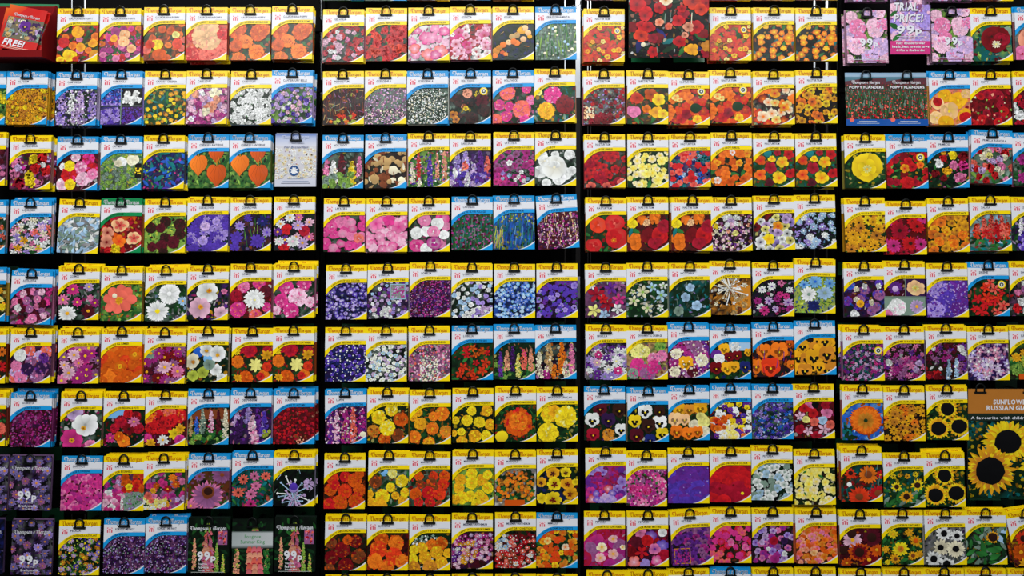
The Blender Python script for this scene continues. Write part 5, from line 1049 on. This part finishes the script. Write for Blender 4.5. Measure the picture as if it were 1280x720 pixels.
# ------------------------------------------------------------------ display cards
def card(name, label, cat, x0, y0, w, h, y, roll, recipe, letter, extra=None, thick=.003, blanks=None):
    P = Pic('c' + label, w, h, 0.0); P.recipe(recipe)
    if blanks:
        P.level += 2
        for q, c in blanks: P.add([(q[0], q[1]), (q[2], q[1]), (q[2], q[3]), (q[0], q[3])], c); P.level += 1
    f = (DCAM + y) / DCAM
    root = thing(name, label, cat, (PX(x0 + w / 2, y), y, PZ(y0 + h, y)), (0, math.radians(roll), 0))
    root.scale = (f, 1, f)
    obj('board', mesh_boxes('board', [(-w / 2 * S, w / 2 * S, 0, thick, 0, h * S)], M_PRINT_DARK), root)
    obj('picture', mesh_polys('picture', facing(P.polys(.002))), root)
    if letter:
        for i, (pp, c) in enumerate(letter): obj('lettering', mesh_polys('lettering', facing(flat(pp, c,   .0024 + .0001 * i, w, h))), root)
    return root
M_PRINT_DARK = nodes_material('dark_card_edge', .5, (.03, .03, .03))
card('display_card', 'large dark card of red nasturtiums hung over two packet columns, top row', 'display card', 786, -60, 100, 132, -.03, 0,
     'bk,dg,bk,bk|l 16 9 dg,bk,nb|k 12 12 gg,dg|l @50,112,8;58,116,9;88,105,10;97,100,9;66,124,7 0 tb,gr,dg|s 14 9 rd,sc,dr,cr dr|s{0,0,100,60} 10 9 rd,sc,wh cr|s @46,60,9 0 cw,wh am|s @10,66,11;22,76,9;20,80,9;16,92,7;24,94,9;80,62,12;90,72,9;62,86,9;84,94,10;66,71,6;38,70,8 0 rd,sc,rd dr|s @38,88,6;50,93,5 0 co,sa do|s @30,108,7 0 cr,rd|s @74,94,7;70,104,5 0 sa,pe,am br|s @78,122,9;98,118,8 0 go,am am|e @18,116,3 0 cw|k @78,90,14;52,82,10;36,126,8 0 gg,cw', None)
TP = [(text_polys('TRIAL', 4.6, 49, 9.5, 30, italic=.12), lin('3a2450')), (text_polys('TRIAL', 4, 48.4, 9.5, 30, italic=.12), WHITE), (text_polys('PRICE!', 4.6, 63, 9.5, 36, italic=.12), lin('3a2450')), (text_polys('PRICE!', 4, 62.4, 9.5, 36, italic=.12), WHITE),
      (text_polys('99', 8.4, 77.5, 10, 22), lin('3a2450')), (text_polys('99', 8, 77, 10, 22), WHITE), (text_polys('p', 31, 77, 8, 8), WHITE), (SM(80.6, 8, 42), WHITE), (SM(83, 14, 36), WHITE),
      (text_polys('Fully double flower', 25, 90.5, 2.8, 36, align='C'), WHITE), (text_polys('heads, best sown in large', 25, 95, 2.8, 46, align='C'), WHITE), (text_polys('drifts in the border', 25, 99.4, 2.8, 36, align='C'), WHITE)]
card('price_card', 'lilac flower card reading TRIAL PRICE 99p with pink foot, top right', 'price card', 1112.6, -35, 50, 103, -.016, 0,
     'mv,dg,ll|r 16 9 ll,lv,mv,lp lp|l @5,68,8;8,82,7;4,52,6 0 gr,lg|r @40,60,10;44,82,8 0 ll,lv lp', TP, blanks=[((0, 86.5, 50, 103), lin('d03880'))])
ST = [(text_polys('SUNFLOWER', 54, 19, 5.6, 45, align='C'), WHITE), (text_polys('RUSSIAN GIANT', 54, 26.4, 5.6, 62, align='C'), WHITE), (text_polys('A favourite with children of all ages', 3.4, 37.6, 3.2, 104), WHITE)]
card('display_card', 'big sunflower card with brown heading hung over two hooks, right edge', 'display card', 1209.6, 486, 112, 136, -.004, 0,
     'dg,bk,dg,tb|l 20 8 dg,bk,tb|d @49,66,33 0 ye|d @49,66,29 0 go|d @49,66,25 0 ye|e @50,66,17 0 bk|d @100,92,37 0 ye|d @100,92,32 0 go|e @98,95,22 0 bk|d @28,101,33 0 go|d @28,102,30 0 ye|d @28,102,26 0 am|e @28,102,18.5 0 bk',
     ST, blanks=[((0, 0, 112, 30.5), lin('b8742c')), ((0, 30.5, 112, 40), lin('1c2a22'))])
for x, n in ((1223.5, 'left'), (1284, 'right')): hook(x, 490, 'black loop hook holding the big sunflower card, %s one of its two' % n)
def divider(x0, x1, y0, y1, label):
    thing('divider_card', label, 'card', (PX((x0 + x1) / 2), .012, PZ(y1)), (math.radians(-10), 0, 0), 'green plastic cards under the display cards',
          mesh_boxes('divider_card', [(-(x1 - x0) / 2 * S, (x1 - x0) / 2 * S, 0, .003, 0, (y1 - y0) * S)], M_GREEN))
divider(790, 826, 40, 76.5, 'green plastic card under the large nasturtium card, left of two')
divider(843, 882, 40, 76.5, 'green plastic card under the large nasturtium card, right of two')
divider(1215, 1254, 590, 627, 'green plastic card showing below the big sunflower card, left of two')
divider(1264, 1302, 590, 626, 'green plastic card showing below the big sunflower card, right of two')

# ------------------------------------------------------------------ red leaflet dispenser
M_REDSHADE = nodes_material('shaded_red_card', 0.6, lin('780a0e'), bump=0.1, spec=0.1)  # red card of the box, with its shade put into the colour
yb, yf = .03, -.045
X0, X1 = PX(-40, yf), PX(52, yf)
zf0, zf1, zt = PZ(71, yf), PZ(62.5, yf), PZ(8, yb)
box = thing('leaflet_box', 'red card box of free leaflets in the top left corner', 'box', (PX(6), 0, zf0))
zz = lambda z: z - zf0
bx = PX(6)
obj('front_lip', mesh_boxes('front_lip', [(X0 - bx, X1 - bx, yf, yf + .002, 0, zz(zf1))], M_REDSHADE), box)
obj('base', mesh_boxes('base', [(X0 - bx, X1 - bx, yf + .002, yb, 0, .002)], M_REDSHADE), box)
obj('back_panel', mesh_boxes('back_panel', [(X0 - bx, X1 - bx, yb, yb + .002, 0, zz(zt))], M_REDSHADE), box)
for xs_ in (X0 - bx, X1 - bx - .002):
    prof = [(yf + .002, .002), (yb, .002), (yb, zz(zt)), (yb - .008, zz(zt)), (yf + .002, zz(zf1) + .03)]
    v = [(xs_, a, b) for a, b in prof] + [(xs_ + .002, a, b) for a, b in prof]; n = len(prof)
    me = bpy.data.meshes.new('side_panel')
    me.from_pydata(v, [], [tuple(range(n))[::-1], tuple(range(n, 2 * n))] + [(i, (i + 1) % n, n + (i + 1) % n, n + i) for i in range(n)])
    me.materials.append(M_REDSHADE); obj('side_panel', me, box)
RED = lin('d81a16')
def leaflet(px, py, y, roll, tilt, label, front):
    w, h = 47.0, 57.0
    P = Pic('leaf', w, h, 0.0); P.ground([RED, mul(RED, .9)]); P.level = 1
    P.add([(0, 0), (22, 0), (10, 16), (0, 24)], [lin('e06a20'), lin('d83a18'), RED, RED]); P.level = 2
    P.add([(2, 15), (50, 15), (50, 43), (2, 43)], lin('6a6450')); P.level = 3
    for x, yy in P.spread(46, 4, (3, 16, 49, 42)):
        q = P.R.choice('bptt'); 
        P.bloom(q, min(max(x, 6), 46), min(max(yy, 19), 39.5), 3.6 if q != 't' else 1.6, [C['ll'], C['cw'], C['gg'], C['mv'], C['dp'], C['gy'], C['tn']], C['dp']); P.level += 4
    P.bloom('p', 26, 25, 7, [C['pu'], C['mv']], None); P.level += 5
    root = thing('leaflet', label, 'leaflet', (PX(px, y), y, PZ(py, y)), (math.radians(tilt), math.radians(roll), 0), 'red leaflets in the dispenser box')
    obj('sheet', mesh_boxes('sheet', [(-w / 2 * S, w / 2 * S, 0, .0012, 0, h * S)], M_RED), root)
    if front:
        obj('picture', mesh_polys('picture', facing(P.polys(.0016))), root)
        it = [(brand_polys(9, 41, 13.4, 3.8), WHITE), (text_polys('FREE!', 5, 52, 7.6, 26, italic=.2), WHITE), ([[(4, 53.6), (40, 53.6), (40, 54.4), (4, 54.4)], [(8, 55.4), (42, 55.4), (42, 56), (8, 56)]], lin('f0b0a0'))]
        pl = []
        for i, (pp, c) in enumerate(it): pl += flat(pp, c, .002 + .0001 * i, w, h)
        obj('lettering', mesh_polys('lettering', facing(pl)), root)
    else:
        obj('picture', mesh_polys('picture', facing(P.polys(.0016))), root)
leaflet(20, 63, -.036, 11, -10, 'front red leaflet reading FREE with a grey and mauve flower picture', True)
leaflet(26, 66, -.026, 9, -10, 'second red leaflet leaning behind the FREE one, edge at the right', False)
leaflet(18, 66, -.016, 8, -10, 'rearmost red leaflet, its corner rising at the upper left', False)
thing('shelf_strip', 'long green plastic strip behind the red leaflet box, top left', 'strip', (PX(20, .06), .06, PZ(11, .06)), (0, math.radians(.8), 0), None,
      mesh_boxes('shelf_strip', [(-60 * S, 55 * S, 0, .004, 0, 6.5 * S)], M_GREEN))
# small things seen in the gap between the second and third racks
thing('label_holder', 'pale grey label holder in the gap right of the violet lobelia packet', 'label', (PX(722.5, .06), .06, PZ(373, .06)), (0, 0, 0), None,
      mesh_boxes('label_holder', [(-2.6 * S, 2.6 * S, 0, .003, 0, 28 * S)], M_GREY))
br = thing('wire_bracket', 'thin bright wire bracket joining the racks, top centre', 'bracket', (0, 0, 0))
obj('wire', tube_mesh('wire', [[(PX(704), .03, PZ(6)), (PX(718), .03, PZ(3)), (PX(724), .03, PZ(8)), (PX(738), .03, PZ(9.5))]], .0012, M_STEEL, 6), br)
obj('wire', tube_mesh('wire', [[(PX(716), .033, PZ(8)), (PX(726), .033, PZ(1)), (PX(727), .033, PZ(-6))]], .001, M_STEEL, 6), br)
